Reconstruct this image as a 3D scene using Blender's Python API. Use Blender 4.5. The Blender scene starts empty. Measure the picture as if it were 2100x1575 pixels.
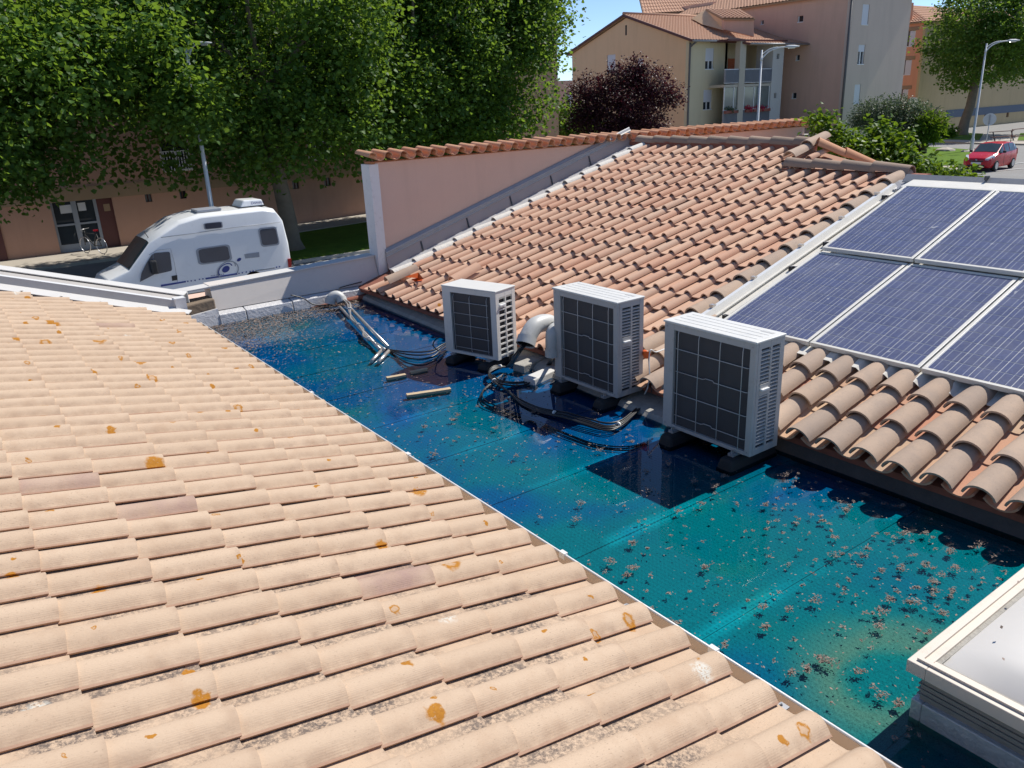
import bpy, bmesh, math, random
import numpy as np
from mathutils import Vector, Matrix
R = math.radians
random.seed(7); rng = np.random.default_rng(11)
sc = bpy.context.scene
COL = sc.collection

# ---------------------------------------------------------------- camera, light, exposure
F_PX, PITCH, ROLL, YAW = 1623.47, 0.340322, -0.043377, 0.621455      # solved from the photograph's vanishing lines
_fw = np.array([math.sin(YAW)*math.cos(PITCH), math.cos(YAW)*math.cos(PITCH), -math.sin(PITCH)])
_r0 = np.array([math.cos(YAW), -math.sin(YAW), 0.0]); _u0 = np.cross(_r0, _fw)
_r = math.cos(ROLL)*_r0+math.sin(ROLL)*_u0; _u = -math.sin(ROLL)*_r0+math.cos(ROLL)*_u0
cam = bpy.data.cameras.new('camera'); camo = bpy.data.objects.new('camera', cam); COL.objects.link(camo)
camo.matrix_world = Matrix(((_r[0], _u[0], -_fw[0], 0), (_r[1], _u[1], -_fw[1], 0), (_r[2], _u[2], -_fw[2], 0), (0, 0, 0, 1)))
cam.sensor_fit = 'HORIZONTAL'; cam.sensor_width = 36.0; cam.lens = F_PX/2100*36
cam.clip_start = 0.05; cam.clip_end = 3000
sc.camera = camo

SUN_EL, SUN_AZ = R(51), R(91.2)          # azimuth clockwise from +Y: the sun stands over +X
world = bpy.data.worlds.new('World'); sc.world = world; world.use_nodes = True
wn = world.node_tree.nodes; wl = world.node_tree.links
bg = wn['Background']; sky = wn.new('ShaderNodeTexSky')
sky.sky_type = 'NISHITA'; sky.sun_disc = False; sky.sun_elevation = SUN_EL; sky.sun_rotation = SUN_AZ
sky.altitude = 1700; sky.air_density = 0.75; sky.dust_density = 0.0; sky.ozone_density = 3.5
wl.new(sky.outputs[0], bg.inputs[0]); bg.inputs[1].default_value = 0.115
sun = bpy.data.lights.new('sun', 'SUN'); suno = bpy.data.objects.new('sun', sun); COL.objects.link(suno)
sun.energy = 4.3; sun.angle = R(0.53); sun.color = (1.0, 0.955, 0.88)
sdir = Vector((math.sin(SUN_AZ)*math.cos(SUN_EL), math.cos(SUN_AZ)*math.cos(SUN_EL), math.sin(SUN_EL)))
suno.rotation_euler = sdir.to_track_quat('Z', 'Y').to_euler(); suno.location = (20, 0, 30)
sc.view_settings.view_transform = 'Standard'; sc.view_settings.look = 'None'
sc.view_settings.exposure = 0.42; sc.view_settings.gamma = 1.0
try: sc.view_settings.use_curve_mapping = False
except Exception: pass
sc.render.engine = 'CYCLES'
sc.cycles.max_bounces = 7; sc.cycles.transparent_max_bounces = 12; sc.cycles.caustics_reflective = False; sc.cycles.caustics_refractive = False
try: sc.cycles.use_denoising = True
except Exception: pass

# ---------------------------------------------------------------- photograph measure -> point in the place
def ray(px, py): return _fw+(px-1050)/F_PX*_r-(py-787.5)/F_PX*_u
def at(px, py, x=None, y=None, z=None):
    d = ray(px, py)
    t = x/d[0] if x is not None else (y/d[1] if y is not None else z/d[2])
    return Vector(d*t)
def on_plane(px, py, p, n):
    d = Vector(ray(px, py)); n = Vector(n); return d*(Vector(p).dot(n)/d.dot(n))
G = -5.35             # street level beside the house
ZW = -2.73            # water level on the flat roof (the camera is the origin)
def gz(x, y=0):       # the street climbs gently to the right
    return G if x < 14 else (G+(x-14)*0.75/32 if x < 46 else G+0.75)

# ---------------------------------------------------------------- helpers
def tagit(o, label=None, cat=None, group=None, kind=None):
    if label: o['label'] = label
    if cat: o['category'] = cat
    if group: o['group'] = group
    if kind: o['kind'] = kind
    return o
def thing(name, label, cat, loc=(0, 0, 0), group=None):
    o = bpy.data.objects.new(name, None); COL.objects.link(o); o.location = loc; o.empty_display_size = 0.2
    return tagit(o, label, cat, group)
def link(o, parent=None):
    COL.objects.link(o)
    if parent is not None:
        o.parent = parent
        if parent.type == 'EMPTY': o.matrix_parent_inverse = Matrix.Translation(-Vector(parent.location))
    return o
def copy_tree(o, parent=None):
    c = o.copy(); COL.objects.link(c)
    if parent is not None: c.parent = parent
    for ch in list(o.children): copy_tree(ch, c)
    return c

class MB:
    """collects verts and faces of ONE part and links them as one mesh object"""
    def __init__(s): s.v = []; s.f = []; s.sm = []; s.uv = {}
    def add(s, vs, fs, smooth=False):
        b = len(s.v); s.v += [tuple(p) for p in vs]
        for f in fs: s.f.append(tuple(b+i for i in f)); s.sm.append(smooth)
        return s
    def box(s, a, b):
        x0, x1 = sorted((a[0], b[0])); y0, y1 = sorted((a[1], b[1])); z0, z1 = sorted((a[2], b[2]))
        return s.add([(x0, y0, z0), (x1, y0, z0), (x1, y1, z0), (x0, y1, z0), (x0, y0, z1), (x1, y0, z1), (x1, y1, z1), (x0, y1, z1)],
                     [(0, 3, 2, 1), (4, 5, 6, 7), (0, 1, 5, 4), (1, 2, 6, 5), (2, 3, 7, 6), (3, 0, 4, 7)])
    def hexa(s, p):     # eight points: bottom ring, top ring
        return s.add(p, [(0, 3, 2, 1), (4, 5, 6, 7), (0, 1, 5, 4), (1, 2, 6, 5), (2, 3, 7, 6), (3, 0, 4, 7)])
    def quad(s, *p): return s.add(p, [tuple(range(len(p)))])
    def slab(s, p, d):  # polygon p pushed along d
        n = len(p); d = Vector(d); q = [Vector(a) for a in p]
        vs = q+[a+d for a in q]
        return s.add(vs, [tuple(range(n)), tuple(range(2*n-1, n-1, -1))]+[(i, i+n, (i+1) % n+n, (i+1) % n) for i in range(n)])
    def bar(s, a, b, w, h, up=(0, 0, 1)):
        a, b = Vector(a), Vector(b); d = (b-a).normalized(); side = d.cross(Vector(up))
        if side.length < 1e-4: side = d.cross(Vector((1, 0, 0)))
        side.normalize(); u2 = side.cross(d); sd = side*w/2; uu = u2*h/2
        return s.hexa([a-sd-uu, a+sd-uu, b+sd-uu, b-sd-uu, a-sd+uu, a+sd+uu, b+sd+uu, b-sd+uu])
    def tube(s, path, r, n=8, cap=True, closed=False):
        P = [Vector(p) for p in path]; m = len(P); rs = r if isinstance(r, (list, tuple)) else [r]*m
        vs = []; prev = None
        for i, p in enumerate(P):
            if closed: t = (P[(i+1) % m]-P[i-1]).normalized()
            else: t = (P[min(i+1, m-1)]-P[max(i-1, 0)]).normalized()
            if prev is None:
                ref = Vector((0, 0, 1)) if abs(t.z) < 0.9 else Vector((1, 0, 0)); a = t.cross(ref).normalized()
            else:
                a = (prev-t*prev.dot(t))
                a = a.normalized() if a.length > 1e-6 else t.orthogonal().normalized()
            prev = a; b = t.cross(a)
            for k in range(n):
                q = 2*math.pi*k/n; vs.append(p+(a*math.cos(q)+b*math.sin(q))*rs[i])
        fs = []
        for i in range(m if closed else m-1):
            j = (i+1) % m
            for k in range(n): fs.append((i*n+k, i*n+(k+1) % n, j*n+(k+1) % n, j*n+k))
        s.add(vs, fs, True)
        if cap and not closed:
            b = len(s.v)-len(vs)
            s.f.append(tuple(b+k for k in range(n-1, -1, -1))); s.sm.append(False)
            s.f.append(tuple(b+(m-1)*n+k for k in range(n))); s.sm.append(False)
        return s
    def disc(s, c, ax, r, n=20, r2=None, th=None):
        c = Vector(c); ax = Vector(ax).normalized(); a = ax.orthogonal().normalized(); b = ax.cross(a)
        r2 = r if r2 is None else r2
        ring = [c+a*math.cos(2*math.pi*k/n)*r+b*math.sin(2*math.pi*k/n)*r2 for k in range(n)]
        if th: return s.slab(ring, ax*th)
        return s.add(ring, [tuple(range(n))])
    def mesh(s, name, smooth=None):
        me = bpy.data.meshes.new(name); me.from_pydata([tuple(p) for p in s.v], [], s.f)
        me.polygons.foreach_set('use_smooth', [True]*len(s.f) if smooth else s.sm)
        me.update(); return me
    def build(s, name, mat, parent=None, smooth=None, bevel=0.0, kind=None):
        me = s.mesh(name, smooth); me.materials.append(mat)
        o = bpy.data.objects.new(name, me)
        if bevel:
            m = o.modifiers.new('bevel', 'BEVEL'); m.width = bevel; m.segments = 2; m.limit_method = 'ANGLE'; m.angle_limit = R(40)
        if kind: o['kind'] = kind
        return link(o, parent)

# ---------------------------------------------------------------- materials
def new_mat(name):
    m = bpy.data.materials.new(name); m.use_nodes = True; nt = m.node_tree
    return m, nt, nt.nodes['Principled BSDF']
def N(nt, t, **kw):
    n = nt.nodes.new(t)
    for k, v in kw.items(): setattr(n, k, v)
    return n
def setin(n, **kw):
    for k, v in kw.items(): n.inputs[k.replace('_', ' ')].default_value = v
def c4(c): return (c[0], c[1], c[2], 1)
def math_(nt, op, a, b=None, c=None, clamp=False):
    n = N(nt, 'ShaderNodeMath', operation=op, use_clamp=clamp)
    for i, x in enumerate((a, b, c)):
        if x is None: continue
        if isinstance(x, (int, float)): n.inputs[i].default_value = x
        else: nt.links.new(x, n.inputs[i])
    return n.outputs[0]
def mix(nt, fac, a, b):
    n = N(nt, 'ShaderNodeMix', data_type='RGBA')
    for sock, x in ((n.inputs[0], fac), (n.inputs[6], a), (n.inputs[7], b)):
        if isinstance(x, (int, float)): sock.default_value = x
        elif isinstance(x, tuple): sock.default_value = c4(x)
        else: nt.links.new(x, sock)
    return n.outputs[2]
def noise(nt, scale, detail=4, rough=0.55, vec=None, dist=0.0):
    n = N(nt, 'ShaderNodeTexNoise'); setin(n, Scale=scale, Detail=detail, Roughness=rough, Distortion=dist)
    if vec is not None: nt.links.new(vec, n.inputs['Vector'])
    return n.outputs['Fac']
def ramp(nt, fac, lo, hi):
    n = N(nt, 'ShaderNodeMapRange', clamp=True); n.inputs[1].default_value = lo; n.inputs[2].default_value = hi
    nt.links.new(fac, n.inputs[0]); return n.outputs[0]
def pos(nt): return N(nt, 'ShaderNodeNewGeometry').outputs['Position']
def scaled(nt, vec, s):
    n = N(nt, 'ShaderNodeMapping'); n.inputs['Scale'].default_value = s; nt.links.new(vec, n.inputs[0]); return n.outputs[0]
def bump(nt, bsdf, h, strength=0.3, dist=0.01, normal=None):
    n = N(nt, 'ShaderNodeBump'); setin(n, Strength=strength, Distance=dist); nt.links.new(h, n.inputs['Height'])
    if normal is not None: nt.links.new(normal, n.inputs['Normal'])
    nt.links.new(n.outputs[0], bsdf.inputs['Normal']); return n.outputs[0]

def simple(name, c, rough=0.6, metal=0.0, var=0.12, scale=6.0, bumpv=0.0, bscale=60, spec=0.5, dirt=0.0, dirtc=(0.12, 0.09, 0.06)):
    m, nt, b = new_mat(name); p = pos(nt)
    n1 = noise(nt, scale, 5, 0.6, p); lo = tuple(x*(1-var) for x in c); hi = tuple(min(1, x*(1+var)) for x in c)
    col = mix(nt, n1, lo, hi)
    if dirt:
        n2 = ramp(nt, noise(nt, scale*2.3, 6, 0.7, p), 0.55, 0.8); col = mix(nt, math_(nt, 'MULTIPLY', n2, dirt), col, dirtc)
    nt.links.new(col, b.inputs['Base Color'])
    r = math_(nt, 'MULTIPLY_ADD', n1, 0.2, rough-0.1, True); nt.links.new(r, b.inputs['Roughness'])
    setin(b, Metallic=metal); b.inputs['Specular IOR Level'].default_value = spec
    if bumpv: bump(nt, b, noise(nt, bscale, 3, 0.6, p), bumpv, 0.01)
    return m

M = {}
M['white_paint'] = simple('white_paint', (0.74, 0.74, 0.73), 0.35, var=0.05, dirt=0.25)
M['ac_white'] = simple('ac_white', (0.66, 0.65, 0.61), 0.42, var=0.05, scale=4, dirt=0.3, dirtc=(0.3, 0.26, 0.2))
M['ac_grey'] = simple('ac_grey', (0.44, 0.43, 0.415), 0.5, var=0.07, dirt=0.45, dirtc=(0.2, 0.17, 0.13))
M['coil'] = simple('coil', (0.045, 0.045, 0.05), 0.55, var=0.25, scale=9, bumpv=0.3, bscale=220)
M['dark_void'] = simple('dark_void', (0.018, 0.018, 0.02), 0.8)
M['wire'] = simple('wire', (0.5, 0.5, 0.5), 0.4, 0.3)
M['rubber'] = simple('rubber', (0.02, 0.02, 0.021), 0.75, bumpv=0.3)
M['cable_black'] = simple('cable_black', (0.016, 0.016, 0.017), 0.38)
M['cable_tie'] = simple('cable_tie', (0.7, 0.7, 0.68), 0.5)
M['pvc'] = simple('pvc', (0.52, 0.52, 0.5), 0.45, dirt=0.5, scale=5)
M['steel'] = simple('steel', (0.62, 0.58, 0.53), 0.35, 0.75, dirt=0.4)
M['alu'] = simple('alu', (0.56, 0.52, 0.47), 0.5, 0.15, var=0.1, scale=3, dirt=0.35, dirtc=(0.4, 0.34, 0.28))
M['alu_white'] = simple('alu_white', (0.72, 0.69, 0.62), 0.4, var=0.06, dirt=0.3, dirtc=(0.4, 0.33, 0.22))
M['zinc'] = simple('zinc', (0.33, 0.33, 0.34), 0.45, 0.3, var=0.12, scale=4, dirt=0.4)
M['wood'] = simple('wood', (0.5, 0.38, 0.24), 0.8, var=0.2, scale=14, bumpv=0.4)
M['orange_plastic'] = simple('orange_plastic', (0.75, 0.13, 0.02), 0.35)
M['iron'] = simple('iron', (0.05, 0.05, 0.05), 0.5)
M['asphalt'] = simple('asphalt', (0.22, 0.215, 0.205), 0.9, var=0.25, scale=1.2, bumpv=0.4, bscale=50)
M['pavement'] = simple('pavement', (0.4, 0.36, 0.3), 0.9, var=0.15, scale=1.5, bumpv=0.3, dirt=0.3)
M['kerb'] = simple('kerb', (0.42, 0.4, 0.36), 0.85, var=0.15)
M['grass'] = simple('grass', (0.10, 0.175, 0.022), 0.95, var=0.5, scale=2.0, bumpv=1.0, bscale=30, spec=0.1)
M['bark'] = simple('bark', (0.17, 0.145, 0.11), 0.9, var=0.45, scale=2.5, bumpv=0.6, bscale=14)
M['dark_bark'] = simple('dark_bark', (0.07, 0.055, 0.045), 0.9, var=0.3, scale=4, bumpv=0.6, bscale=18)
M['red_paint'] = simple('red_paint', (0.5, 0.012, 0.025), 0.25, var=0.04)
M['van_white'] = simple('van_white', (0.80, 0.81, 0.82), 0.22, var=0.03, scale=1.5, dirt=0.12)
M['tyre'] = simple('tyre', (0.02, 0.02, 0.02), 0.8)
M['rim'] = simple('rim', (0.5, 0.5, 0.52), 0.3, 0.8)
M['black_trim'] = simple('black_trim', (0.02, 0.02, 0.022), 0.5)
M['blue_trim'] = simple('blue_trim', (0.03, 0.05, 0.23), 0.4)
M['grey_trim'] = simple('grey_trim', (0.3, 0.32, 0.36), 0.4)
M['red_lamp'] = simple('red_lamp', (0.35, 0.01, 0.01), 0.2)
M['lamp_glass'] = simple('lamp_glass', (0.6, 0.65, 0.7), 0.08, var=0.1)
M['galvanised'] = simple('galvanised', (0.6, 0.62, 0.64), 0.55, 0.0, dirt=0.15)
M['maroon'] = simple('maroon', (0.11, 0.035, 0.03), 0.6)
M['shutter'] = simple('shutter', (0.62, 0.63, 0.66), 0.5, var=0.04)
M['cream_pillar'] = simple('cream_pillar', (0.5, 0.45, 0.36), 0.85, var=0.06, bumpv=0.1)
M['stone'] = simple('stone', (0.2, 0.15, 0.105), 0.9, var=0.4, scale=7, bumpv=0.8, bscale=20)
M['flower_red'] = simple('flower_red', (0.5, 0.02, 0.06), 0.7, var=0.4, scale=12)

def glass_dark(name, c=(0.02, 0.025, 0.03), rough=0.04):
    m, nt, b = new_mat(name); p = pos(nt)
    col = mix(nt, noise(nt, 1.3, 2, 0.5, p), c, tuple(x*2.2 for x in c)); nt.links.new(col, b.inputs['Base Color'])
    setin(b, Roughness=rough, IOR=1.5); b.inputs['Specular IOR Level'].default_value = 0.7
    return m
M['glass'] = glass_dark('window_glass')
M['car_glass'] = glass_dark('car_glass', (0.03, 0.04, 0.045))
M['van_glass'] = glass_dark('van_glass', (0.035, 0.04, 0.055))

def stucco(name, c, var=0.1, stain=0.25, streak=True, grain=40):
    m, nt, b = new_mat(name); p = pos(nt)
    col = mix(nt, noise(nt, 0.6, 6, 0.65, p), tuple(x*(1-var) for x in c), tuple(x*(1+var) for x in c))
    if streak:
        st = ramp(nt, noise(nt, 1.0, 5, 0.65, scaled(nt, p, (1.6, 1.6, 0.16))), 0.48, 0.8)
        col = mix(nt, math_(nt, 'MULTIPLY', st, stain), col, tuple(x*0.5 for x in c))
    nt.links.new(col, b.inputs['Base Color']); setin(b, Roughness=0.92); b.inputs['Specular IOR Level'].default_value = 0.2
    bump(nt, b, noise(nt, grain, 4, 0.6, p), 0.35, 0.01); return m
M['pink_wall'] = stucco('pink_wall', (0.69, 0.485, 0.385), 0.08, 0.25)
M['stucco_pink'] = stucco('stucco_pink', (0.5, 0.29, 0.21), 0.12, 0.25)
M['stucco_band'] = stucco('stucco_band', (0.36, 0.25, 0.16), 0.08, 0.15)
M['stucco_ochre'] = stucco('stucco_ochre', (0.8, 0.55, 0.33), 0.06, 0.22)
M['stucco_sand'] = stucco('stucco_sand', (0.66, 0.57, 0.38), 0.06, 0.22)
M['stucco_rose'] = stucco('stucco_rose', (0.68, 0.44, 0.33), 0.08, 0.25)
M['stucco_grey'] = stucco('stucco_grey', (0.64, 0.52, 0.43), 0.06, 0.22)
M['stucco_orange'] = stucco('stucco_orange', (0.74, 0.36, 0.22), 0.08, 0.22)
M['stucco_brown'] = stucco('stucco_brown', (0.56, 0.43, 0.25), 0.08, 0.22)
M['blue_band'] = simple('blue_band', (0.1, 0.13, 0.18), 0.7)

def foil():
    m, nt, b = new_mat('silver_membrane'); p = pos(nt)
    col = mix(nt, noise(nt, 5, 5, 0.6, p), (0.42, 0.42, 0.44), (0.72, 0.71, 0.7))
    nt.links.new(col, b.inputs['Base Color']); setin(b, Roughness=0.5, Metallic=0.3)
    bump(nt, b, noise(nt, 26, 4, 0.6, p), 0.5, 0.02); return m
M['foil'] = foil()
M['membrane_white'] = simple('membrane_white', (0.6, 0.585, 0.56), 0.6, var=0.06, scale=3, dirt=0.2, dirtc=(0.4, 0.36, 0.3), bumpv=0.15, bscale=25)
M['mortar'] = simple('mortar', (0.36, 0.34, 0.3), 0.95, var=0.35, scale=9, bumpv=0.8, bscale=35, dirt=0.4)
M['red_mortar'] = simple('red_mortar', (0.27, 0.1, 0.065), 0.95, var=0.35, scale=9, bumpv=0.8, bscale=35)
M['whitewash'] = simple('whitewash', (0.66, 0.63, 0.57), 0.8, var=0.2, scale=18, bumpv=0.7, bscale=40, dirt=0.35, dirtc=(0.5, 0.25, 0.15))

def attr_tint(nt):
    a = N(nt, 'ShaderNodeAttribute', attribute_type='GEOMETRY', attribute_name='tint')
    o = N(nt, 'ShaderNodeAttribute', attribute_type='OBJECT', attribute_name='tint')
    return math_(nt, 'ADD', a.outputs['Fac'], o.outputs['Fac'])
def uvxy(nt):
    u = N(nt, 'ShaderNodeUVMap'); u.uv_map = 'UVMap'; s = N(nt, 'ShaderNodeSeparateXYZ'); nt.links.new(u.outputs[0], s.inputs[0])
    return s.outputs[0], s.outputs[1]

def beige_tile():
    m, nt, b = new_mat('beige_tile'); p = pos(nt); t = attr_tint(nt); u, v = uvxy(nt)
    col = mix(nt, t, (0.50, 0.37, 0.262), (0.54, 0.405, 0.29))
    # a few tiles of another batch: pinkish, or with a purple-grey burn
    odd = ramp(nt, t, 0.965, 0.985)
    burn = ramp(nt, noise(nt, 4, 2, 0.5, p), 0.35, 0.65); col = mix(nt, math_(nt, 'MULTIPLY', odd, math_(nt, 'MULTIPLY_ADD', burn, 0.45, 0.3)), col, (0.30, 0.185, 0.165))
    # fine soot specks and grain
    sp = ramp(nt, noise(nt, 150, 3, 0.7, scaled(nt, p, (0.55, 1, 1))), 0.60, 0.72)
    wide = ramp(nt, noise(nt, 0.8, 3, 0.5, p), 0.35, 0.65)
    col = mix(nt, math_(nt, 'MULTIPLY', sp, math_(nt, 'MULTIPLY_ADD', wide, 0.55, 0.3)), col, (0.19, 0.13, 0.095))
    cloud = noise(nt, 7, 5, 0.6, p)
    col = mix(nt, ramp(nt, cloud, 0.5, 0.85), col, (0.45, 0.315, 0.215))
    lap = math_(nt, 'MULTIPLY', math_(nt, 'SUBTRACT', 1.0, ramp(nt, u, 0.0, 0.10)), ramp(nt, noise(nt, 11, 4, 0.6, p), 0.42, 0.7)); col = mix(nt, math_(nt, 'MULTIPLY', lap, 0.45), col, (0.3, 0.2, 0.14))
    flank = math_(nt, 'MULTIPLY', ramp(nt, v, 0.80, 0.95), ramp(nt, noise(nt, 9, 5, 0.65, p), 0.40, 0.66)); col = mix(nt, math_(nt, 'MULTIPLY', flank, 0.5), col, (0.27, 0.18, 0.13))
    blk = ramp(nt, noise(nt, 3.1, 6, 0.75, p), 0.66, 0.76); col = mix(nt, math_(nt, 'MULTIPLY', blk, 0.35), col, (0.22, 0.17, 0.14))
    # grey crust in the pans, strongest low on the roof nearest the reader's feet
    sep = N(nt, 'ShaderNodeSeparateXYZ'); nt.links.new(p, sep.inputs[0])
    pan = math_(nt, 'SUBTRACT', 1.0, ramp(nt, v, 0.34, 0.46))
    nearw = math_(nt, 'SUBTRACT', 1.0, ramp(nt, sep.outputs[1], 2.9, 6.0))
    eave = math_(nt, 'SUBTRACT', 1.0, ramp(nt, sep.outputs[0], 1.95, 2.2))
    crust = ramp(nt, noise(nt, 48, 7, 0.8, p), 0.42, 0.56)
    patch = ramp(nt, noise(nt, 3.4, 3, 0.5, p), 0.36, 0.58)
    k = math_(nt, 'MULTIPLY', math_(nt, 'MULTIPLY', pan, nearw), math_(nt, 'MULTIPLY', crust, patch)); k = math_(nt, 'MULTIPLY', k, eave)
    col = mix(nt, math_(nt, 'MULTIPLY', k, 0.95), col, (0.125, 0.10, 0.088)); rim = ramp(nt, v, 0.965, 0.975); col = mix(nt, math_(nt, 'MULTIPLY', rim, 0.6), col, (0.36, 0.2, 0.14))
    # orange lichen rosettes, some of them ring-shaped
    fl = N(nt, 'ShaderNodeVectorMath', operation='MULTIPLY'); fl.inputs[1].default_value = (1, 1, 0); nt.links.new(p, fl.inputs[0])
    dn = N(nt, 'ShaderNodeTexNoise'); setin(dn, Scale=30.0, Detail=4.0); nt.links.new(p, dn.inputs['Vector'])
    off = N(nt, 'ShaderNodeVectorMath', operation='MULTIPLY_ADD'); off.inputs[1].default_value = (0.055, 0.055, 0); nt.links.new(dn.outputs['Color'], off.inputs[0]); nt.links.new(fl.outputs[0], off.inputs[2])
    for sc_, keep, r0, r1 in ((2.2, 0.50, 0.05, 0.16), (4.3, 0.70, 0.05, 0.17)):
        vo = N(nt, 'ShaderNodeTexVoronoi', voronoi_dimensions='2D'); setin(vo, Scale=sc_, Randomness=1.0); nt.links.new(off.outputs[0], vo.inputs['Vector'])
        cs = N(nt, 'ShaderNodeSeparateColor'); nt.links.new(vo.outputs['Color'], cs.inputs[0])
        on = math_(nt, 'GREATER_THAN', cs.outputs[0], keep)
        rad = math_(nt, 'MULTIPLY_ADD', math_(nt, 'POWER', cs.outputs[1], 2.0), r1-r0, r0)
        d = math_(nt, 'DIVIDE', vo.outputs['Distance'], rad)
        inside = math_(nt, 'SUBTRACT', 1.0, ramp(nt, d, 0.72, 1.0))
        hole = math_(nt, 'MULTIPLY', math_(nt, 'GREATER_THAN', cs.outputs[2], 0.55), math_(nt, 'SUBTRACT', 1.0, ramp(nt, d, 0.35, 0.6)))
        k = math_(nt, 'MULTIPLY', math_(nt, 'MULTIPLY', inside, on), math_(nt, 'MULTIPLY_ADD', hole, -0.75, 1.0))
        lich = mix(nt, noise(nt, 90, 4, 0.7, p), (0.27, 0.09, 0.006), (0.50, 0.22, 0.012))
        rag = ramp(nt, noise(nt, 55, 5, 0.75, p), 0.30, 0.42); col = mix(nt, math_(nt, 'MULTIPLY', math_(nt, 'MULTIPLY', k, rag), 0.95), col, lich)
    vo = N(nt, 'ShaderNodeTexVoronoi', voronoi_dimensions='2D'); setin(vo, Scale=1.3, Randomness=1.0)
    o2 = N(nt, 'ShaderNodeVectorMath', operation='ADD'); o2.inputs[1].default_value = (13.1, 4.7, 0); nt.links.new(off.outputs[0], o2.inputs[0]); nt.links.new(o2.outputs[0], vo.inputs['Vector'])
    cs = N(nt, 'ShaderNodeSeparateColor'); nt.links.new(vo.outputs['Color'], cs.inputs[0])
    k = math_(nt, 'MULTIPLY', math_(nt, 'GREATER_THAN', cs.outputs[0], 0.87), math_(nt, 'SUBTRACT', 1.0, ramp(nt, vo.outputs['Distance'], 0.03, 0.07)))
    k = math_(nt, 'MULTIPLY', k, ramp(nt, noise(nt, 60, 4, 0.7, p), 0.42, 0.52))
    col = mix(nt, math_(nt, 'MULTIPLY', k, 0.8), col, (0.62, 0.62, 0.56))
    nt.links.new(col, b.inputs['Base Color']); setin(b, Roughness=0.9); b.inputs['Specular IOR Level'].default_value = 0.25
    # extrusion grooves down the near flank of the barrel, plus grain
    w = math_(nt, 'SINE', math_(nt, 'MULTIPLY', v, 270.0))
    gm = ramp(nt, v, 0.62, 0.8)
    h = math_(nt, 'ADD', math_(nt, 'MULTIPLY', math_(nt, 'MULTIPLY', w, gm), math_(nt, 'MULTIPLY', ramp(nt, noise(nt, 4, 2, 0.5, p), 0.4, 0.7), 0.13)), math_(nt, 'MULTIPLY', noise(nt, 120, 4, 0.65, scaled(nt, p, (0.4, 1, 1))), 0.8))
    bump(nt, b, h, 0.45, 0.004); return m
M['beige_tile'] = beige_tile()

def clay_tile(name, a, bcol, grey=0.3, greyc=(0.3, 0.24, 0.19), spots=True):
    m, nt, b = new_mat(name); p = pos(nt); t = attr_tint(nt)
    col = mix(nt, t, a, bcol)
    t2 = math_(nt, 'FRACT', math_(nt, 'MULTIPLY', t, 7.31))
    col = mix(nt, math_(nt, 'MULTIPLY', ramp(nt, t2, 0.6, 1.0), 0.5), col, greyc)
    cl = ramp(nt, noise(nt, 5, 5, 0.65, p), 0.42, 0.75); col = mix(nt, math_(nt, 'MULTIPLY', cl, grey), col, greyc)
    sp = ramp(nt, noise(nt, 80, 3, 0.7, p), 0.6, 0.74); col = mix(nt, math_(nt, 'MULTIPLY', sp, 0.3), col, (0.13, 0.08, 0.06))
    if spots:
        vo = N(nt, 'ShaderNodeTexVoronoi'); setin(vo, Scale=1.5); nt.links.new(p, vo.inputs['Vector'])
        cs = N(nt, 'ShaderNodeSeparateColor'); nt.links.new(vo.outputs['Color'], cs.inputs[0])
        k = math_(nt, 'MULTIPLY', math_(nt, 'GREATER_THAN', cs.outputs[0], 0.8), math_(nt, 'SUBTRACT', 1.0, ramp(nt, vo.outputs['Distance'], 0.03, 0.045)))
        col = mix(nt, k, col, (0.4, 0.17, 0.02))
    nt.links.new(col, b.inputs['Base Color']); setin(b, Roughness=0.86); b.inputs['Specular IOR Level'].default_value = 0.3
    bump(nt, b, noise(nt, 90, 4, 0.65, p), 0.3, 0.005); return m
M['clay_tile'] = clay_tile('clay_tile', (0.56, 0.32, 0.215), (0.63, 0.42, 0.295), 0.2, (0.46, 0.33, 0.25))
M['canal_tile'] = clay_tile('canal_tile', (0.44, 0.32, 0.235), (0.5, 0.37, 0.275), 0.6, (0.3, 0.24, 0.2), False)
M['pan_tile'] = clay_tile('pan_tile', (0.56, 0.26, 0.165), (0.62, 0.44, 0.29), 0.1, (0.5, 0.36, 0.25), False)
M['ridge_tile'] = clay_tile('ridge_tile', (0.30, 0.215, 0.16), (0.38, 0.27, 0.2), 0.5, (0.24, 0.19, 0.15), False)
M['orange_tile'] = clay_tile('orange_tile', (0.55, 0.27, 0.155), (0.62, 0.35, 0.215), 0.15, (0.42, 0.2, 0.1), False)
M['far_tile'] = clay_tile('far_tile', (0.5, 0.29, 0.19), (0.58, 0.37, 0.25), 0.3, (0.4, 0.28, 0.21), False)

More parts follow.
